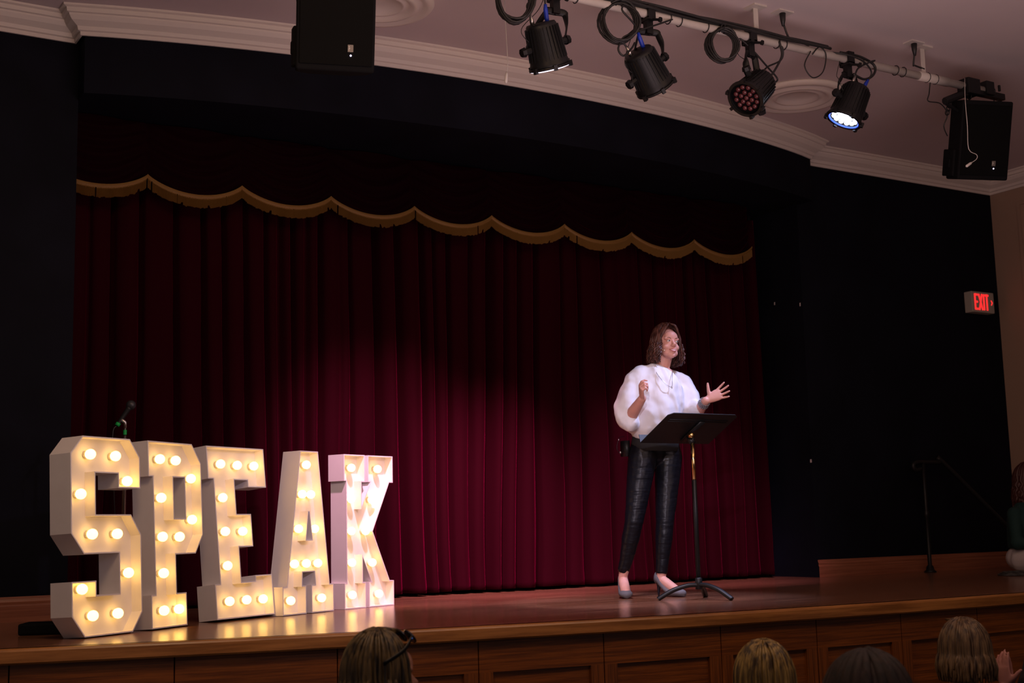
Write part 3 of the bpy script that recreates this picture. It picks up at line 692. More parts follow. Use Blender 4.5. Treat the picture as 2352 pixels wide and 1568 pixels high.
cable('speaker_cable', [at_y(690, -60, 5.7), at_y(682, 0, 5.7), at_y(690, 20, 5.7), at_y(684, 45, 5.74)], .004, 'thin black cable down the side of the left loudspeaker')

# ------------------------------------------------------------------ exit sign
ES = thing('exit_sign', 'lit red exit sign with right arrow on the black wall', 'sign', (9.742, WY, 2.365))
bm = bmesh.new(); box(bm, -.145, .155, -.085, 0, -.095, .095); o = obj('housing', bm, M['sign_box'], ES); bevel(o, .006)
def stroke(bm, x0, z0, x1, z1, w, y0=-.089, y1=-.084):
    d = V((x1 - x0, 0, z1 - z0)).normalized(); n = V((-d.z, 0, d.x)) * w / 2
    q = [V((x0, 0, z0)) + n, V((x1, 0, z1)) + n, V((x1, 0, z1)) - n, V((x0, 0, z0)) - n]
    A = [bm.verts.new((p.x, y0, p.z)) for p in q]; B = [bm.verts.new((p.x, y1, p.z)) for p in q]
    bm.faces.new(A); bm.faces.new(B[::-1])
    for i in range(4): bm.faces.new((A[i], B[i], B[(i + 1) % 4], A[(i + 1) % 4]))
def glyph(name, segs, lb):
    bm = bmesh.new()
    for s in segs: stroke(bm, *s)
    fixn(bm); g = obj(name, bm, M['red_sign'], ES); return g
h, w_ = .073, .017
glyph('sign_lettering', [(-.104, -h, -.104, h, w_), (-.104, h - .008, -.062, h - .008, w_), (-.104, 0, -.068, 0, w_), (-.104, -h + .008, -.062, -h + .008, w_),
      (-.052, h, -.008, -h, w_), (-.008, h, -.052, -h, w_), (.014, -h, .014, h, w_),
      (.055, -h, .055, h, w_), (.031, h - .008, .079, h - .008, w_)], 'E')
glyph('arrow', [(.112, .022, .128, 0, .008), (.112, -.022, .128, 0, .008)], '>')

# ------------------------------------------------------------------ handrail, cable mat, small black box
HR = thing('handrail', 'black iron handrail with round foot beside the steps at the right wall', 'handrail', (8.727, 7.65, 0))
bm = bmesh.new(); lathe(bm, [(.05, 0), (.052, .008), (.035, .02), (.028, .05), (.017, .06), (.016, .45), (.022, .46), (.024, .48), (.022, .5), (.0155, .51), (.0155, .9), (.02, .905)], 20); obj('post', bm, M['black'], HR, True)
bm = bmesh.new(); loft(bm, smooth_path([(-.03, 0, .86), (-.10, 0, .85), (-.12, 0, .89), (-.08, 0, .915), (.0, 0, .915), (.20, 0, .915), (.26, -.02, .89), (1.1, -.3, .02), (1.3, -.4, -.2)], 6), .019, 12)
obj('rail', bm, M['black'], HR, True)
FB = at_z(150, 1455, 0)
bm = bmesh.new(); box(bm, -.22, .16, -.09, .09, 0, .055)
fbx = obj('floor_box', bm, M['black_matte']); fbx.location = (1.52, 6.62, 0); fbx.rotation_euler = (0, 0, math.radians(-25)); bevel(fbx, .01); tag(fbx, 'low black box lying on the stage behind the letter S', 'box')
FC = at_z(2330, 1323, 0)
bm = bmesh.new()
for t in range(5):
    loft(bm, [V((.13 * (1 - t * .12) * math.cos(a) * 1.2, .13 * (1 - t * .12) * math.sin(a), .008 + .009 * (t % 3))) for a in [q * 2 * PI / 26 for q in range(26)]], .006, 6, closed=True, cap=False)
cc = obj('floor_cable', bm, mat('black and white braided cord', (.05, .05, .05), .6, vary=.9, vscale=30), None, True); cc.location = at_z(2318, 1322, 0) + V((.1, 0, 0)); tag(cc, 'flat coil of black and pale cord on the stage beside the seated person', 'cord')

# ------------------------------------------------------------------ microphone on stand behind the letters
mb = at_y(287, 1000, 6.95); mx = mb.x
MS = thing('microphone_stand', 'slim microphone stand with green band behind the letters S and P', 'microphone stand', (mx, 6.95, 0))
bm = bmesh.new(); lathe(bm, [(.12, 0), (.12, .012), (.03, .02), (.014, .03), (.011, .05)], 28); obj('base', bm, M['black'], MS, True)
bm = bmesh.new(); lathe(bm, [(.011, .05), (.011, .72), (.016, .725), (.016, .76), (.0075, .765), (.0075, 1.02)], 14); obj('pole', bm, M['steel'], MS, True)
bm = bmesh.new(); lathe(bm, [(.0095, .985), (.0095, 1.01)], 12); obj('tape_band', bm, M['green'], MS)
hd = at_y(301, 930, 6.95) - V((mx, 6.95, 0)); tl = at_y(268, 978, 6.95) - V((mx, 6.95, 0)); mid = hd.lerp(tl, .7)
bm = bmesh.new(); loft(bm, [(0, 0, 1.02), (0, 0, 1.05), mid], [.009, .01, .013], 10); obj('clip', bm, M['steel'], MS, True)
MC = thing('microphone', 'black handheld microphone with green tape clipped on the stand behind the letters', 'microphone', V((mx, 6.95, 0)) + mid)
d = (hd - tl); bm = bmesh.new(); loft(bm, [tl - mid, tl - mid + d * .1, tl - mid + d * .8, tl - mid + d * .86], [.009, .0105, .014, .018], 14); obj('handle', bm, M['black'], MC, True)
bm = bmesh.new(); ell(bm, hd - mid, (.026, .026, .026), 18, 12); obj('grille_head', bm, mat('mesh head', (.04, .04, .045), .4, metal=.5), MC, True)
bm = bmesh.new(); loft(bm, [tl - mid + d * .01, tl - mid + d * .14], [.0125, .013], 12); obj('tape_band', bm, M['green'], MC, True)
cable('microphone_cable', [V((mx, 6.95, 0)) + tl, V((mx, 6.95, 0)) + tl + V((-.02, 0, -.05)), V((mx - .05, 6.96, .7)), V((mx - .03, 6.97, .3)), V((mx - .06, 6.99, .02)), V((mx + .35, 7.1, .01))], .003, 'thin black cable hanging from the handheld microphone to the floor')

# ------------------------------------------------------------------ music stand
sb_ = V((5.06, 6.19, 0))
ST = thing('music_stand', 'black music stand with brass inner tube in front of the speaking woman', 'music stand', sb_)
def desk_pt(u, v):     # u across, v from bottom edge (towards the woman) up the slope
    return V((u, .17 - v * .30, .94 + v * .155))
bm = bmesh.new(); hw = .265
oc = [(-hw, 0), (hw, 0), (hw, .93), (hw - .03, 1), (-hw + .03, 1), (-hw, .93)]; nrm = (desk_pt(0, 1) - desk_pt(0, 0)).cross(V((1, 0, 0))).normalized() * .002
A = [bm.verts.new(desk_pt(*p) + nrm) for p in oc]; B = [bm.verts.new(desk_pt(*p) - nrm) for p in oc]; bm.faces.new(A); bm.faces.new(B[::-1])
for i in range(6): bm.faces.new((A[i], A[(i + 1) % 6], B[(i + 1) % 6], B[i]))
fixn(bm); obj('desk', bm, M['black'], ST)
bm = bmesh.new(); e = desk_pt(0, 0); up_ = V((0, .17, .30)).normalized()
vs = [desk_pt(-hw, 0), desk_pt(hw, 0), desk_pt(hw - .01, 0) + V((0, .028, .05)), desk_pt(-hw + .01, 0) + V((0, .028, .05))]
A = [bm.verts.new(v) for v in vs]; B = [bm.verts.new(v + V((0, -.003, .0015))) for v in vs]; bm.faces.new(A); bm.faces.new(B[::-1])
for i in range(4): bm.faces.new((A[i], A[(i + 1) % 4], B[(i + 1) % 4], B[i]))
fixn(bm); obj('lip', bm, M['black'], ST)
bm = bmesh.new(); dn = V((0, -.155, -.30)).normalized()
for u in (-.0, ): loft(bm, [desk_pt(.03, .12) + dn * .01, desk_pt(.03, .78) + dn * .01], [(.024, .008)] * 2, 8, up=dn)
loft(bm, [desk_pt(0, .42) + V((.0, -.005, -.03)), V((0, 0, .93))], [.016, .02], 12)
loft(bm, [desk_pt(-hw + .04, .8) + dn * .003, desk_pt(hw - .04, .8) + dn * .003], .003, 6); loft(bm, [desk_pt(-hw + .04, .74) + dn * .003, desk_pt(hw - .04, .74) + dn * .003], .002, 6)
obj('bracket', bm, M['black'], ST, True)
bm = bmesh.new(); loft(bm, [(-.012, -.02, .975), (-.045, -.035, .975)], [.014, .017], 14); obj('tilt_knob', bm, M['brass'], ST, True)
bm = bmesh.new(); lathe(bm, [(.011, .70), (.011, .945)], 16); obj('inner_tube', bm, M['brass'], ST, True)
bm = bmesh.new(); lathe(bm, [(.0135, .11), (.0135, .705), (.0115, .708)], 16); lathe(bm, [(.021, .06), (.021, .125), (.014, .13)], 16); lathe(bm, [(.013, .93), (.013, .975)], 12); obj('pole', bm, M['black'], ST, True)
def leg(a):
    bm = bmesh.new(); dx, dy = math.cos(a), math.sin(a)
    loft(bm, smooth_path([(0, 0, .085), (dx * .06, dy * .06, .085), (dx * .15, dy * .15, .06), (dx * .23, dy * .23, .018), (dx * .245, dy * .245, .008)], 4), [(.017, .014)] * 17, 10, up=(0, 0, 1)); obj('leg', bm, M['black'], ST, True)
for a in (math.radians(148), math.radians(-80), math.radians(42)): leg(a)

# ------------------------------------------------------------------ people
def hand(bm, wr, f, n, t, curls, spread=.12, s=1., thumb=(.75, .55, .25)):
    """wr wrist, f towards fingers, n palm normal, t thumb side"""
    f, n, t = V(f).normalized(), V(n).normalized(), V(t).normalized()
    loft(bm, [wr - f * .02 * s, wr, wr + f * .03 * s, wr + f * .065 * s, wr + f * .09 * s], [(.017 * s, .024 * s), (.016 * s, .026 * s), (.016 * s, .034 * s), (.013 * s, .040 * s), (.010 * s, .038 * s)], 14, up=t)
    for i, (o, L) in enumerate(((.029, .068), (.0095, .077), (-.0105, .071), (-.029, .056))):
        p = wr + f * (.086 - abs(i - 1) * .004) * s + t * o * s; a = curls[i]; dv = (f + t * (spread * (1.5 - i))).normalized(); pts = [p - f * .012, p]; ang = 0
        for k, q in enumerate((.45, .31, .24)):
            ang += a * (.8, 1.1, .8)[k]; dd = dv * math.cos(ang) + n * math.sin(ang); p = p + dd * L * q * s; pts.append(p)
        limb(bm, pts, [.0088 * s, .009 * s, .0083 * s, .0077 * s, .0064 * s], 10)
    th = (t * thumb[0] + f * thumb[1] + n * thumb[2]).normalized(); p = wr + f * .022 * s + t * .02 * s
    limb(bm, [p, p + th * .034 * s, p + th * .058 * s + f * .008 * s * curls[4], p + th * .078 * s + f * .018 * s * curls[4]], [.013 * s, .0115 * s, .0098 * s, .0078 * s], 10)

def head_shapes(bm, mw, jaw=1.):
    m3 = mw.to_3x3()
    def E_(c, r): ell(bm, mw @ V(c), r, 20, 14, m3)
    E_((0, .012, .135), (.074, .092, .097)); E_((0, -.025, .085), (.063, .066, .075)); E_((0, -.032, .05), (.052 * jaw, .055, .046)); E_((0, -.062, .022), (.027, .024, .022))
    for s in (-1, 1):
        E_((s * .036, -.056, .078), (.026, .026, .024)); E_((s * .028, -.045, .04), (.028, .03, .026)); E_((s * .0765, .012, .108), (.008, .018, .03))
        E_((s * .011, -.097, .083), (.0085, .01, .007)); E_((s * .032, -.070, .136), (.026, .014, .010))
    E_((0, -.06, .15), (.05, .034, .045))
    loft(bm, [mw @ V(p) for p in ((0, -.082, .125), (0, -.094, .105), (0, -.107, .09), (0, -.1, .079))], [.008, .0105, .0135, .008], 10)
    E_((0, -.083, .053), (.024, .014, .02))

def face_details(root, inv, mw, skin, look=.0, smile=True):
    m3 = mw.to_3x3()
    def part(name, fn, m, lab=None, par=None):
        bm = bmesh.new(); fn(bm); 
        for v in bm.verts: v.co = inv @ v.co
        o = obj(name, bm, m, par or root, True)
        if lab: o['label'] = lab
        return o
    for s in (-1, 1):
        c = V((s * .031, -.0795, .1175))
        e = part('eye', lambda bm: ell(bm, mw @ c, (.0125, .0105, .0072), 16, 10, m3), M['white'])
        part('iris', lambda bm: ell(bm, mw @ (c + V((look, -.0085, .0005))), (.0052, .0035, .0052), 12, 8, m3), M['iris'], par=e)
        part('eyelid', lambda bm: loft(bm, smooth_path([mw @ (c + V((-.0145, .003, -.001))), mw @ (c + V((-.006, -.0095, .0062))), mw @ (c + V((.006, -.0095, .0062))), mw @ (c + V((.0145, .003, -.001)))], 4), .0026, 8), skin)
        part('eyelash', lambda bm: loft(bm, smooth_path([mw @ (c + V((-.014, -.001, -.001))), mw @ (c + V((-.006, -.0112, .0045))), mw @ (c + V((.006, -.0112, .0045))), mw @ (c + V((.014, -.001, -.001)))], 4), .0012, 6), M['brow'])
        part('eyebrow', lambda bm: loft(bm, smooth_path([mw @ V((s * .014, -.088, .133)), mw @ V((s * .03, -.0885, .1415)), mw @ V((s * .048, -.074, .136))], 4), [.0022] * 5 + [.0016] * 3 + [.0009], 6), M['brow'])
    part('teeth', lambda bm: loft(bm, smooth_path([mw @ V((-.018, -.086, .0555)), mw @ V((-.009, -.0955, .053)), mw @ V((.009, -.0955, .053)), mw @ V((.018, -.086, .0555))], 4), [(.003, .006)] * 13, 8, up=mw.to_3x3() @ V((0, 0, 1))), M['white'])
    part('lips', lambda bm: (loft(bm, smooth_path([mw @ V((-.0265, -.079, .0585)), mw @ V((-.012, -.0955, .0585)), mw @ V((0, -.0985, .0575)), mw @ V((.012, -.0955, .0585)), mw @ V((.0265, -.079, .0585))], 4), [.0015 + .0018 * math.sin(PI * i / 16) for i in range(17)], 8),
                             loft(bm, smooth_path([mw @ V((-.0265, -.079, .0585)), mw @ V((-.014, -.094, .0485)), mw @ V((0, -.0975, .0455)), mw @ V((.014, -.094, .0485)), mw @ V((.0265, -.079, .0585))], 4), [.0015 + .0026 * math.sin(PI * i / 16) for i in range(17)], 8)), M['lips'], 'smiling red lips')

def hair_mesh(mw, inv, n, length, gap, wave, rad, seed, cap=True, flare=1.05, part_x=-.01, fr_drop=0):
    """clumps falling from a parting over the skull; gap = half angle left open round the face; length = end z (local)"""
    random.seed(seed); bm = bmesh.new()
    if cap:
        c = bmesh.new(); ell(c, (0, .018, .138), (.083, .098, .111), 28, 18)
        geom = [v for v in c.verts if (v.co.y < -.045 and v.co.z < .2) or v.co.z < .06]
        bmesh.ops.delete(c, geom=geom, context='VERTS')
        me = bpy.data.meshes.new('t'); c.to_mesh(me); c.free(); k0 = len(bm.verts); bm.from_mesh(me); bpy.data.meshes.remove(me)
    for i in range(n):
        fi = gap + (2 * PI - 2 * gap) * ((i + random.random()) / n)     # 0 = face direction (-y)
        layer = random.random(); k = 1 + .16 * layer
        sx, cx = math.sin(fi), -math.cos(fi)
        a, b = .084 * k, .100 * k
        ph = random.random() * 6.3; amp = wave * random.uniform(.6, 1.3); end = length + random.uniform(-.015, .045) * (1 if layer > .4 else -.3)
        py0 = -.045 + .11 * random.random(); top = V((part_x + .01 * sx, min(.07, max(-.06, py0 * .6 + cx * .05)), .249 + .008 * layer))
        pts = [top]
        for el in (80, 60, 38, 12):
            e_ = math.radians(el); pts.append(V((a * sx * math.cos(e_), .018 + b * cx * math.cos(e_), .138 + .112 * k * math.sin(e_))))
        z = .138; m = 0; zz = .12
        while zz > end:
            dz = (.12 - zz) / max(.01, .12 - end); fl = 1 + (flare - 1) * math.sin(min(1, dz) * PI * .75) 
            o = amp * math.sin(ph + zz * 2 * PI / .062)
            o2 = amp * math.cos(ph + zz * 2 * PI / .07)
            pts.append(V((a * sx * fl + sx * o * .8 + cx * o2, .018 + b * cx * fl + cx * o * .8 - sx * o2, zz))); zz -= .017
        if len(pts) < 6: continue
        P_ = smooth_path(pts, 2); L = len(P_); r0 = rad * random.uniform(.6, 1.2)
        loft(bm, P_, [max(.0012, r0 * (.45 + .55 * min(1, q / (L * .25))) * (1 if q < L * .7 else 1 - .8 * (q - L * .7) / (L * .3))) for q in range(L)], 7)
    for v in bm.verts: v.co = inv @ (mw @ v.co)
    return bm

# ---- the speaking woman (faces the audience, -y)
WYY = 6.68
RC = V((4.985, WYY, 0))
W = thing('person', 'woman with wavy brown hair in white blouse and black leggings speaking behind the music stand', 'person', RC)
def Jp(px, py, dy=0): return at_y(px, py, WYY + dy) - RC
winv = Matrix()
chin = Jp(1543, 823, -.09)
hm = Matrix.Translation(chin + V((.006, .058, -.002))) @ Matrix.Diagonal((.95, .95, .93, 1)) @ Matrix.Rotation(math.radians(-9), 4, 'Z') @ Matrix.Rotation(math.radians(-3), 4, 'X') @ Matrix.Rotation(math.radians(3), 4, 'Y')
neckb = Jp(1516, 858, .02)
shR, shL = Jp(1472, 885, .02), Jp(1566, 890, .02)
elR, wrR = Jp(1440, 968, .02), Jp(1475, 915, -.19)
elL, wrL = Jp(1592, 960, .0), Jp(1621, 920, -.2)
hipR, hipL = Jp(1476, 1050, .04), Jp(1535, 1050, .02)
knR, anR = Jp(1456, 1200, .04), Jp(1431, 1322, .13)
knL, anL = Jp(1527, 1200, -.02), Jp(1519, 1325, .0)
bm = bmesh.new(); head_shapes(bm, hm, 1.06)
limb(bm, [neckb - V((0, 0, .05)), neckb + V((0, 0, .01)), hm @ V((0, .025, .06))], [.062, .055, .056])
loft(bm, [V(((hipR.x + hipL.x) / 2, .03, .95)), V((neckb.x, .01, 1.1)), V((neckb.x, .01, 1.3)), V((neckb.x, .015, 1.38)), V((neckb.x, .02, 1.44))], [(.11, .07), (.10, .08), (.13, .09), (.12, .07), (.05, .05)], 20, up=(0, 1, 0))
limb(bm, [V((neckb.x, .02, shR.z)), shR, (shR + elR) / 2, elR], [.04, .036, .036, .036]); limb(bm, [elR, elR.lerp(wrR, .35), wrR], [.041, .041, .026])
limb(bm, [V((neckb.x, .02, shL.z)), shL, (shL + elL) / 2, elL], [.04, .036, .036, .036]); ell(bm, Jp(1521, 857, -.005), (.075, .066, .042)); limb(bm, [elL, elL.lerp(wrL, .35), wrL], [.041, .041, .026])
# her right hand: loosely curled, palm towards her left front
fR = V((-.38, -.42, .62)).normalized(); nR = V((.95, -.35, .1)); nR = (nR - fR * nR.dot(fR)).normalized(); tR = fR.cross(nR).normalized()
if tR.z < 0: tR = -tR
hand(bm, wrR + fR * .006, fR, nR, tR, (.75, 1.15, 1.2, 1.25, .3), .04, .95, (.95, .15, .55))
# her left hand: open, palm to the camera side, fingers to her left
fL = V((.72, -.52, .42)).normalized(); nL = V((-.55, -.8, .12)); nL = (nL - fL * nL.dot(fL)).normalized(); tL = V((-.3, .2, 1)); tL = (tL - fL * tL.dot(fL) - nL * tL.dot(nL)).normalized()
hand(bm, wrL + fL * .015, fL, nL, tL, (.10, .16, .2, .12, .2), .22, .98, (.95, .3, .1))
# legs and feet
limb(bm, [hipR, knR, knR.lerp(anR, .35), anR], [.075, .052, .050, .029]); limb(bm, [hipL, knL, knL.lerp(anL, .35), anL], [.075, .052, .050, .029])
fdR = V((-.50, -.86, 0)).normalized(); fdL = V((.15, -.99, 0)).normalized()
toeR = at_z(1425, 1375, .0) - RC; heR = V((anR.x, anR.y, 0)); toeR = heR + fdR * .185
heL = V((anL.x, anL.y, 0)) ; toeL = heL + fdL * .195
def foot(bm, an, he, fd):
    limb(bm, [an, he + V((0, 0, .105)), he + fd * .035 + V((0, 0, .085)), he + fd * .11 + V((0, 0, .045)), he + fd * .16 + V((0, 0, .025))], [.029, .031, .033, .031, .024])
    limb(bm, [an, he - fd * .008 + V((0, 0, .095))], [.026, .024])
foot(bm, anR, heR, fdR); foot(bm, anL, heL, fdL)
obj('body', bm, M['skin'], W, True, fuse(.0042, 4))
face_details(W, Matrix(), hm, M['skin'], .0035)
hb = hair_mesh(hm, Matrix(), 420, -.035, math.radians(56), .010, .0068, 5, True, 1.22)
# fringe swept to both sides of the forehead
for s in (-1, 1):
    for k in range(12):
        q = k / 11; r = .0095
        P_ = [V((-.008 + s * .004, -.050 + .02 * q, .249 - .004 * q)), V((s * (.030 + .012 * q), -.072 + .02 * q, .230)), V((s * (.058 + .012 * q), -.062 + .02 * q, .178)), V((s * (.072 + .014 * q), -.046 + .02 * q, .138)), V((s * (.078 + .013 * q), -.045 + .02 * q + .006 * math.sin(k), .1)), V((s * (.074 + .02 * q), -.036 + .02 * q, .066)), V((s * (.084 + .012 * q), -.034 + .022 * q, .03)), V((s * (.078 + .02 * q), -.028 + .02 * q, -.005))]
        loft(hb, [hm @ p for p in smooth_path(P_, 4)], [r * (.5 + .5 * min(1, j / 6)) * (1 - .6 * j / 28) for j in range(29)], 7)
obj('hair', hb, M['hair_brown'], W, True)
# blouse
bm = bmesh.new(); cx = neckb.x
def ring(px, py, rx, ry, dy=0): p = Jp(px, py, dy); return (V((p.x, p.y, p.z)), (rx, ry))
R_ = [ring(1500, 1004, .150, .115, .02), ring(1500, 985, .178, .135, .01), ring(1505, 955, .190, .145, 0), ring(1510, 915, .185, .14, 0), ring(1514, 880, .175, .125, .01), ring(1516, 862, .145, .10, .015), ring(1518, 856, .112, .085, .02), ring(1520, 852, .086, .074, .02)]
loft(bm, [r[0] for r in R_], [r[1] for r in R_], 28, up=(0, 1, 0))
limb(bm, [Jp(1488, 862, .02), Jp(1466, 868, .03), Jp(1450, 900, .03), Jp(1438, 935, .02), Jp(1440, 962, .0), Jp(1448, 972, -.03)], [.055, .066, .078, .079, .074, .062], 18)
limb(bm, [Jp(1466, 900, .02), Jp(1450, 950, .02), Jp(1456, 978, .02)], [.09, .085, .06], 16)
limb(bm, [Jp(1552, 868, .02), Jp(1570, 880, .02), Jp(1583, 908, .0), Jp(1590, 935, -.03), Jp(1602, 940, -.09)], [.05, .060, .070, .066, .052], 18)
limb(bm, [Jp(1560, 905, .02), Jp(1572, 945, .0)], [.08, .07], 16)
ell(bm, Jp(1520, 912, -.05), (.14, .085, .10))
limb(bm, [Jp(1500, 862, .02), Jp(1475, 861, .03), Jp(1457, 880, .03)], [.06, .069, .078], 16); limb(bm, [Jp(1538, 866, .02), Jp(1558, 872, .03), Jp(1576, 895, .02)], [.055, .058, .062], 16)
obj('blouse', bm, M['blouse'], W, True, fuse(.0075, 16, (.028, .15)))
# neckline skin and trousers
bm = bmesh.new()
limb_flat(bm, [hipR + V((.03, 0, .1)), hipR, hipR.lerp(knR, .5), knR, knR.lerp(anR, .3), knR.lerp(anR, .7), anR + V((0, 0, .022))], [.09, .094, .077, .059, .057, .043, .0365], 20)
limb_flat(bm, [hipL + V((-.03, 0, .1)), hipL, hipL.lerp(knL, .5), knL, knL.lerp(anL, .3), knL.lerp(anL, .7), anL + V((0, 0, .022))], [.09, .092, .075, .058, .056, .043, .0375], 20)
ell(bm, (hipR + hipL) / 2 + V((0, .03, .06)), (.155, .115, .13))
obj('leggings', bm, M['leather'], W, True, fuse(.006, 5, (.005, .05)))
bm = bmesh.new(); c0 = (hipR + hipL) / 2
loft(bm, [V((c0.x, .03, .92)), V((c0.x, .025, .97)), V((c0.x, .02, 1.06))], [(.168, .126), (.168, .125), (.150, .112)], 32, up=(0, 1, 0)); obj('waistband', bm, M['waist'], W, True)
# shoes
def shoe(he, fd):
    bm = bmesh.new(); n = V((-fd.y, fd.x, 0)); L = .240; secs = []
    for k in range(15):
        s = k / 14; x = -.045 + L * s
        zb = .078 * (1 - min(1, max(0, (s - .12) / .5))) ** 1.5 + .004 if s > .12 else .082
        wdt = (.026 + .012 * math.sin(min(1, s / .75) * PI / 2)) if s < .75 else .038 * math.sqrt(max(.02, 1 - ((s - .75) / .262) ** 2))
        wdt *= 1.12
        if s < .05: wdt = .024
        ht = .07 - .028 * min(1, s / .4) if s < .6 else .042 + .010 * math.sin((s - .6) / .4 * PI) - .012 * (s - .6) / .4
        p = he + fd * x + V((0, 0, zb + ht / 2)); secs.append((p, (wdt, ht / 2 + .002)))
    loft(bm, [a for a, _ in secs], [b for _, b in secs], 16, up=(0, 0, 1)); o = obj('shoe', bm, M['suede'], W, True); o['label'] = 'grey pump'
    bm = bmesh.new(); loft(bm, [he - fd * .018 + V((0, 0, .09)), he - fd * .024 + V((0, 0, .06)), he - fd * .028 + V((0, 0, .02)), he - fd * .028 + V((0, 0, .001))], [.021, .013, .0065, .006], 12); obj('heel', bm, M['heel'], o, True)
shoe(heR, fdR); shoe(heL, fdL)
# jewellery and wireless microphone gear
bm = bmesh.new(); nk = [Jp(1503, 845, -.04), Jp(1512, 862, -.10), Jp(1530, 882, -.145), Jp(1543, 888, -.15), Jp(1544, 868, -.13), Jp(1545, 850, -.07)]
loft(bm, smooth_path(nk, 5), .0017, 6); o = obj('necklace', bm, M['steel'], W, True); bm = bmesh.new(); ell(bm, Jp(1543, 889, -.152), (.004, .004, .009), 10, 8); obj('pendant', bm, M['steel'], o, True)
bm = bmesh.new(); fa_ = (wrL - elL).normalized(); a_, b_ = frame(fa_)
for k in range(4):
    c = wrL - fa_ * (.012 + .011 * k); r = .031 + .001 * k
    for q in range(18): t = q * 2 * PI / 18 + k * .17; ell(bm, c + a_ * r * math.cos(t) + b_ * r * math.sin(t), (.005, .005, .005), 8, 6)
o = obj('bracelet', bm, mat('studded grey bracelet', (.35, .36, .4), .3, metal=.7), W, True); o['label'] = 'studded grey wrap bracelet'
bm = bmesh.new(); loft(bm, smooth_path([hm @ V((-.078, .0, .1)), hm @ V((-.074, -.03, .07)), hm @ V((-.058, -.065, .052))], 4), .0016, 6); ell(bm, hm @ V((-.0565, -.068, .05)), (.005, .005, .005), 8, 6)
obj('headset_microphone', bm, mat('beige headset', (.75, .55, .38), .5), W, True)
bm = bmesh.new(); pk0 = Jp(1436, 1030, .1); box(bm, pk0.x - .012, pk0.x + .016, pk0.y - .03, pk0.y + .035, pk0.z - .05, pk0.z + .05)
loft(bm, smooth_path([Jp(1434, 1002, .1), Jp(1424, 1004, .1), Jp(1419, 1015, .1), Jp(1417, 1030, .1), Jp(1424, 1041, .1), Jp(1432, 1038, .1)], 4), .0018, 6); obj('transmitter_pack', bm, M['black'], W, True)
bm = bmesh.new(); ell(bm, Jp(1425, 1039, .1), (.006, .006, .009), 8, 6); ell(bm, Jp(1421, 1010, .1), (.003, .003, .007), 8, 6); obj('transmitter_plug', bm, M['steel'], W, True)

# ---- listeners below the stage
def listener(px, py, y, yaw, hmat, label, hairp, cloth, hs=1., tilt=0, extra=None, nhair=110, faced=False, collar=None):
    tp = at_y(px, py, y); root = thing('person', label, 'person', (tp.x, y, -1.1))
    top = tp.z + 1.1
    mw = Matrix.Translation(V((0, 0, top - .245 * hs))) @ Matrix.Rotation(yaw, 4, 'Z') @ Matrix.Rotation(tilt, 4, 'X') @ Matrix.Diagonal((hs, hs, hs, 1))
    rt = Matrix.Rotation(PI, 4, 'Z')      # seated facing the stage (+y)
    bm = bmesh.new(); head_shapes(bm, mw); nz = top - .245 * hs
    limb(bm, [V((0, -.0, nz - .09)), V((0, 0, nz + .06))], [.06, .052])
    for s in (-1, 1):
        limb(bm, [V((s * .17, 0, nz - .15)), V((s * .22, .04, nz - .42)), V((s * .14, .3, nz - .46))], [.045, .04, .03])
        hand(bm, V((s * .14, .3, nz - .46)), V((-s * .4, 1, -.1)), V((0, 0, -1)), V((-s, -.3, 0)), (.3, .35, .4, .4, .3))
        limb(bm, [V((s * .09, .02, .5)), V((s * .12, .42, .5)), V((s * .12, .44, .1))], [.08, .06, .04]); limb(bm, [V((s * .12, .44, .06)), V((s * .12, .6, .03))], [.04, .03])
    ell(bm, (0, 0, .62), (.15, .12, .2)); ell(bm, (0, 0, nz - .32), (.12, .07, .14))
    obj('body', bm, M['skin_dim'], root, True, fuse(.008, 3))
    bm = bmesh.new()
    loft(bm, [V((0, 0, .42)), V((0, 0, .6)), V((0, 0, nz - .3)), V((0, 0, nz - .15)), V((0, 0, nz - .09)), V((0, -.005, nz - .045))], [(.19, .15), (.18, .14), (.2, .14), (.19, .11), (.13, .085), (.068, .065)], 24, up=(0, 1, 0))
    for s in (-1, 1): limb(bm, [V((s * .16, 0, nz - .15)), V((s * .22, .04, nz - .42)), V((s * .15, .27, nz - .46))], [.065, .058, .045])
    obj('top', bm, cloth, root, True, fuse(.011, 5, (.012, .09)))
    bm = bmesh.new()
    for s in (-1, 1): limb(bm, [V((s * .09, .0, .5)), V((s * .12, .42, .5)), V((s * .12, .45, .1))], [.105, .08, .06])
    obj('trousers', bm, M['black_matte'], root, True, fuse(.012, 3))
    bm = bmesh.new()
    for s in (-1, 1): loft(bm, [V((s * .12, .4, .04)), V((s * .12, .5, .04)), V((s * .12, .66, .025))], [(.04, .035), (.045, .035), (.03, .02)], 12, up=(0, 0, 1))
    obj('shoes', bm, M['black'], root, True)
    L, gap, wave, rad, flare = hairp
    obj('hair', hair_mesh(mw, Matrix(), nhair, L, gap, wave, rad, int(px), True, flare), hmat, root, True)
    return root, mw
cl_dark = mat('dark knit', (.02, .018, .02), .85); cl_cream = mat('cream knit', (.28, .23, .15), .85); cl_grey = mat('charcoal cloth', (.03, .03, .035), .85)
r1, m1 = listener(880, 1456, 3.75, math.radians(86), M['hair_streak'], 'seated listener with dark blonde-streaked hair and sunglasses on the head', (-.2, math.radians(50), .004, .0075, 1.25), cl_dark, 1.0, nhair=260)
listener(1744, 1480, 3.6, math.radians(180), M['hair_blonde'], 'seated listener seen from behind with long straight blonde hair', (-.22, math.radians(40), .002, .007, 1.2), cl_dark, 1.0, nhair=280)
listener(1975, 1512, 2.72, math.radians(180), M['hair_dark'], 'seated listener with dark curly hair, lowest in the picture', (-.06, math.radians(50), .018, .017, 1.45), cl_grey, 1.1, nhair=150)
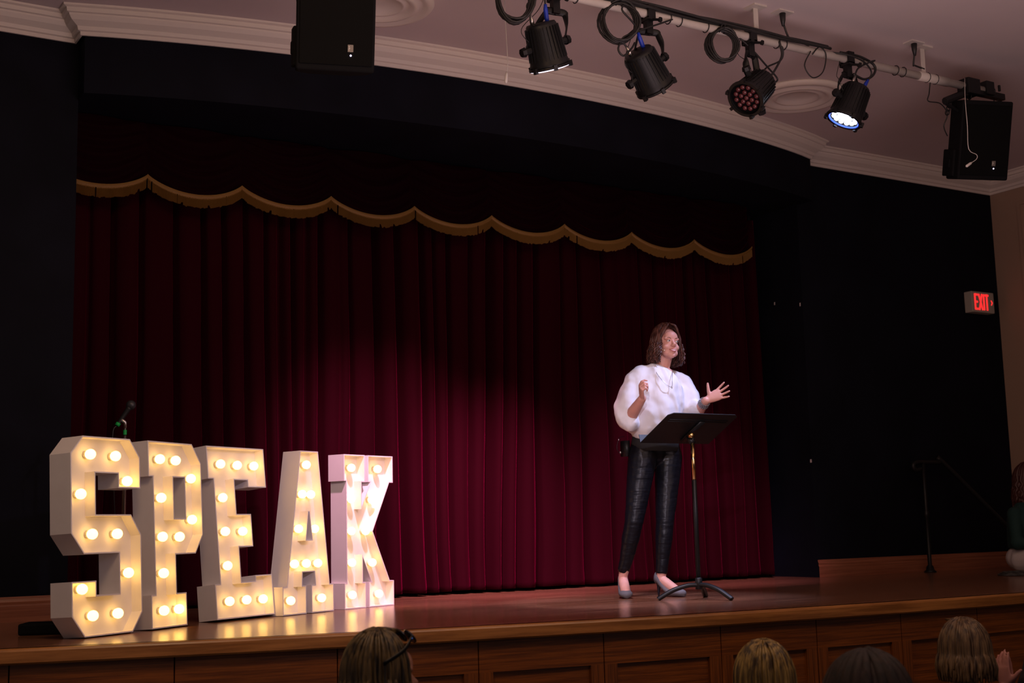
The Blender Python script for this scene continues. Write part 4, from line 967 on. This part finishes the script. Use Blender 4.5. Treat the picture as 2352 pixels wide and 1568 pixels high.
listener(2200, 1428, 3.95, math.radians(190), M['hair_ash'], 'seated listener with ash brown bob above a cream collar', (-.0, math.radians(45), .002, .0075, 1.16), cl_cream, 1.0, nhair=260)
# sunglasses pushed up on the first listener
tp = at_y(880, 1456, 3.75); SG = thing('sunglasses', 'dark sunglasses with shiny studs pushed up on the streaked hair', 'sunglasses', (tp.x, 3.75, tp.z)); gi = Matrix.Translation(V((0, 0, -(tp.z + 1.1)))) @ m1
def gl(p): return gi @ V(p)
for s in (-1, 1):
    bm = bmesh.new(); ell(bm, gl((s * .036, -.075, .236)), (.031, .008, .026), 16, 10, (m1.to_3x3() @ Matrix.Rotation(math.radians(-38), 3, 'X'))); obj('lens', bm, mat('dark lens', (.01, .01, .02), .1), SG, True)
    bm = bmesh.new(); loft(bm, smooth_path([gl((s * .066, -.07, .238)), gl((s * .092, -.03, .2)), gl((s * .1, .04, .165))], 4), [(.003, .007)] * 9, 8); tmp = obj('temple', bm, M['black'], SG, True)
    bm = bmesh.new()
    for q in (0, .012, .024): ell(bm, gl((s * (.072 + q * .5), -.066 + q, .232 - q * .9)), (.0035, .0035, .0035), 8, 6)
    obj('stud', bm, mat('blue crystal', (.05, .2, .9), .1, metal=.5), tmp, True)
bm = bmesh.new(); loft(bm, [gl((-.008, -.09, .24)), gl((.008, -.09, .24))], .004, 8); obj('bridge', bm, M['black'], SG, True)

# clapping person at the lower right
def clapper():
    y = 4.0; p = at_y(2306, 1530, y); root = thing('person', 'listener in dark jacket raising clapping hands at the lower right corner', 'person', (p.x + .30, y - .1, -1.1))
    o_ = V((p.x + .30, y - .1, -1.1)); nz = 1.06; bm = bmesh.new()
    mw = Matrix.Translation(V((0, 0, nz - .02))) @ Matrix.Rotation(PI, 4, 'Z'); head_shapes(bm, mw); limb(bm, [V((0, 0, nz - .1)), V((0, 0, nz + .05))], [.06, .052])
    wr = p - o_ - V((0, 0, .09)); el1 = V((-.22, .10, nz - .42)); el2 = V((.2, .12, nz - .4)); wr2 = wr + V((.045, .02, -.01))
    for s, e, w2 in ((-1, el1, wr), (1, el2, wr2)):
        limb(bm, [V((s * .17, 0, nz - .15)), e, w2], [.045, .04, .028])
        hand(bm, w2, V((-.05, .05, 1)), V((-s, 0, 0)), V((0, -1, .1)), (.12, .15, .2, .2, .3), .03)
        limb(bm, [V((s * .09, .02, .5)), V((s * .12, .42, .5)), V((s * .12, .44, .05))], [.08, .06, .04])
    ell(bm, (0, 0, .65), (.15, .11, .22)); obj('body', bm, mat('pink listener skin', (.38, .17, .15), .55), root, True, fuse(.006, 3))
    bm = bmesh.new(); loft(bm, [V((0, 0, .42)), V((0, 0, .6)), V((0, 0, nz - .3)), V((0, 0, nz - .13)), V((0, 0, nz - .07))], [(.19, .15), (.18, .14), (.2, .14), (.18, .1), (.07, .065)], 24, up=(0, 1, 0))
    for s, e, w2 in ((-1, el1, wr), (1, el2, wr2)): limb(bm, [V((s * .16, 0, nz - .14)), e, e.lerp(w2, .72)], [.07, .062, .05])
    obj('jacket', bm, cl_dark, root, True, fuse(.011, 5, (.012, .09)))
    bm = bmesh.new()
    for s in (-1, 1): limb(bm, [V((s * .09, .0, .5)), V((s * .12, .42, .5)), V((s * .12, .45, .06))], [.105, .08, .06])
    obj('trousers', bm, M['black_matte'], root, True, fuse(.012, 3))
    obj('hair', hair_mesh(mw, Matrix(), 90, -.05, math.radians(50), .004, .012, 77, True, 1.15), M['hair_dark'], root, True)
clapper()

# person seated at the right end of the stage, mostly cut off by the picture edge
def side_person():
    y = 6.75; b = at_y(2330, 1325, y); root = thing('person', 'seated person in dark green top and white trousers at the right picture edge', 'person', (b.x + .19, y, 0))
    hz = .12; bm = bmesh.new(); mw = Matrix.Translation(V((.10, .0, .60))) @ Matrix.Rotation(math.radians(35), 4, 'Z'); head_shapes(bm, mw)
    limb(bm, [V((.03, 0, .52)), V((.09, 0, .65))], [.055, .05]); ell(bm, (0, 0, .3), (.14, .1, .22))
    for s in (-1, 1):
        limb(bm, [V((s * .14, 0, .46)), V((s * .2, -.06, .24)), V((s * .1, -.28, .2))], [.045, .04, .028]); hand(bm, V((s * .1, -.28, .2)), V((-s * .3, -1, 0)), V((0, 0, -1)), V((-s, .3, 0)), (.3, .3, .35, .4, .3))
        limb(bm, [V((s * .09, 0, .1)), V((s * .13, -.42, .14)), V((s * .05, -.60, .06))], [.08, .055, .035])
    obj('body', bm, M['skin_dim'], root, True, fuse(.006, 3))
    bm = bmesh.new(); loft(bm, [V((0, 0, .2)), V((0, 0, .28)), V((0, 0, .42)), V((0, 0, .5)), V((0, 0, .55))], [(.165, .14), (.17, .135), (.175, .12), (.12, .09), (.06, .06)], 24, up=(0, 1, 0))
    for s in (-1, 1): limb(bm, [V((s * .13, 0, .46)), V((s * .2, -.06, .24)), V((s * .11, -.24, .2))], [.06, .055, .04])
    obj('top', bm, mat('dark green knit', (.004, .03, .028), .85), root, True, fuse(.01, 4))
    bm = bmesh.new(); ell(bm, (0, 0.02, .12), (.17, .15, .115))
    for s in (-1, 1): limb(bm, [V((s * .09, -.02, .11)), V((s * .13, -.42, .14)), V((s * .05, -.58, .07))], [.105, .075, .055])
    obj('trousers', bm, mat('white denim', (.60, .55, .56), .8), root, True, fuse(.01, 4))
    bm = bmesh.new()
    for s in (-1, 1): loft(bm, [V((s * .05, -.58, .05)), V((s * .05, -.66, .05)), V((s * .05, -.76, .03))], [(.04, .04), (.042, .035), (.028, .02)], 12, up=(0, 0, 1))
    obj('shoes', bm, M['black'], root, True)
    obj('hair', hair_mesh(mw, Matrix(), 100, -.12, math.radians(50), .006, .012, 55, True, 1.15), mat('dark auburn hair', (.05, .012, .008), .5), root, True)
side_person()
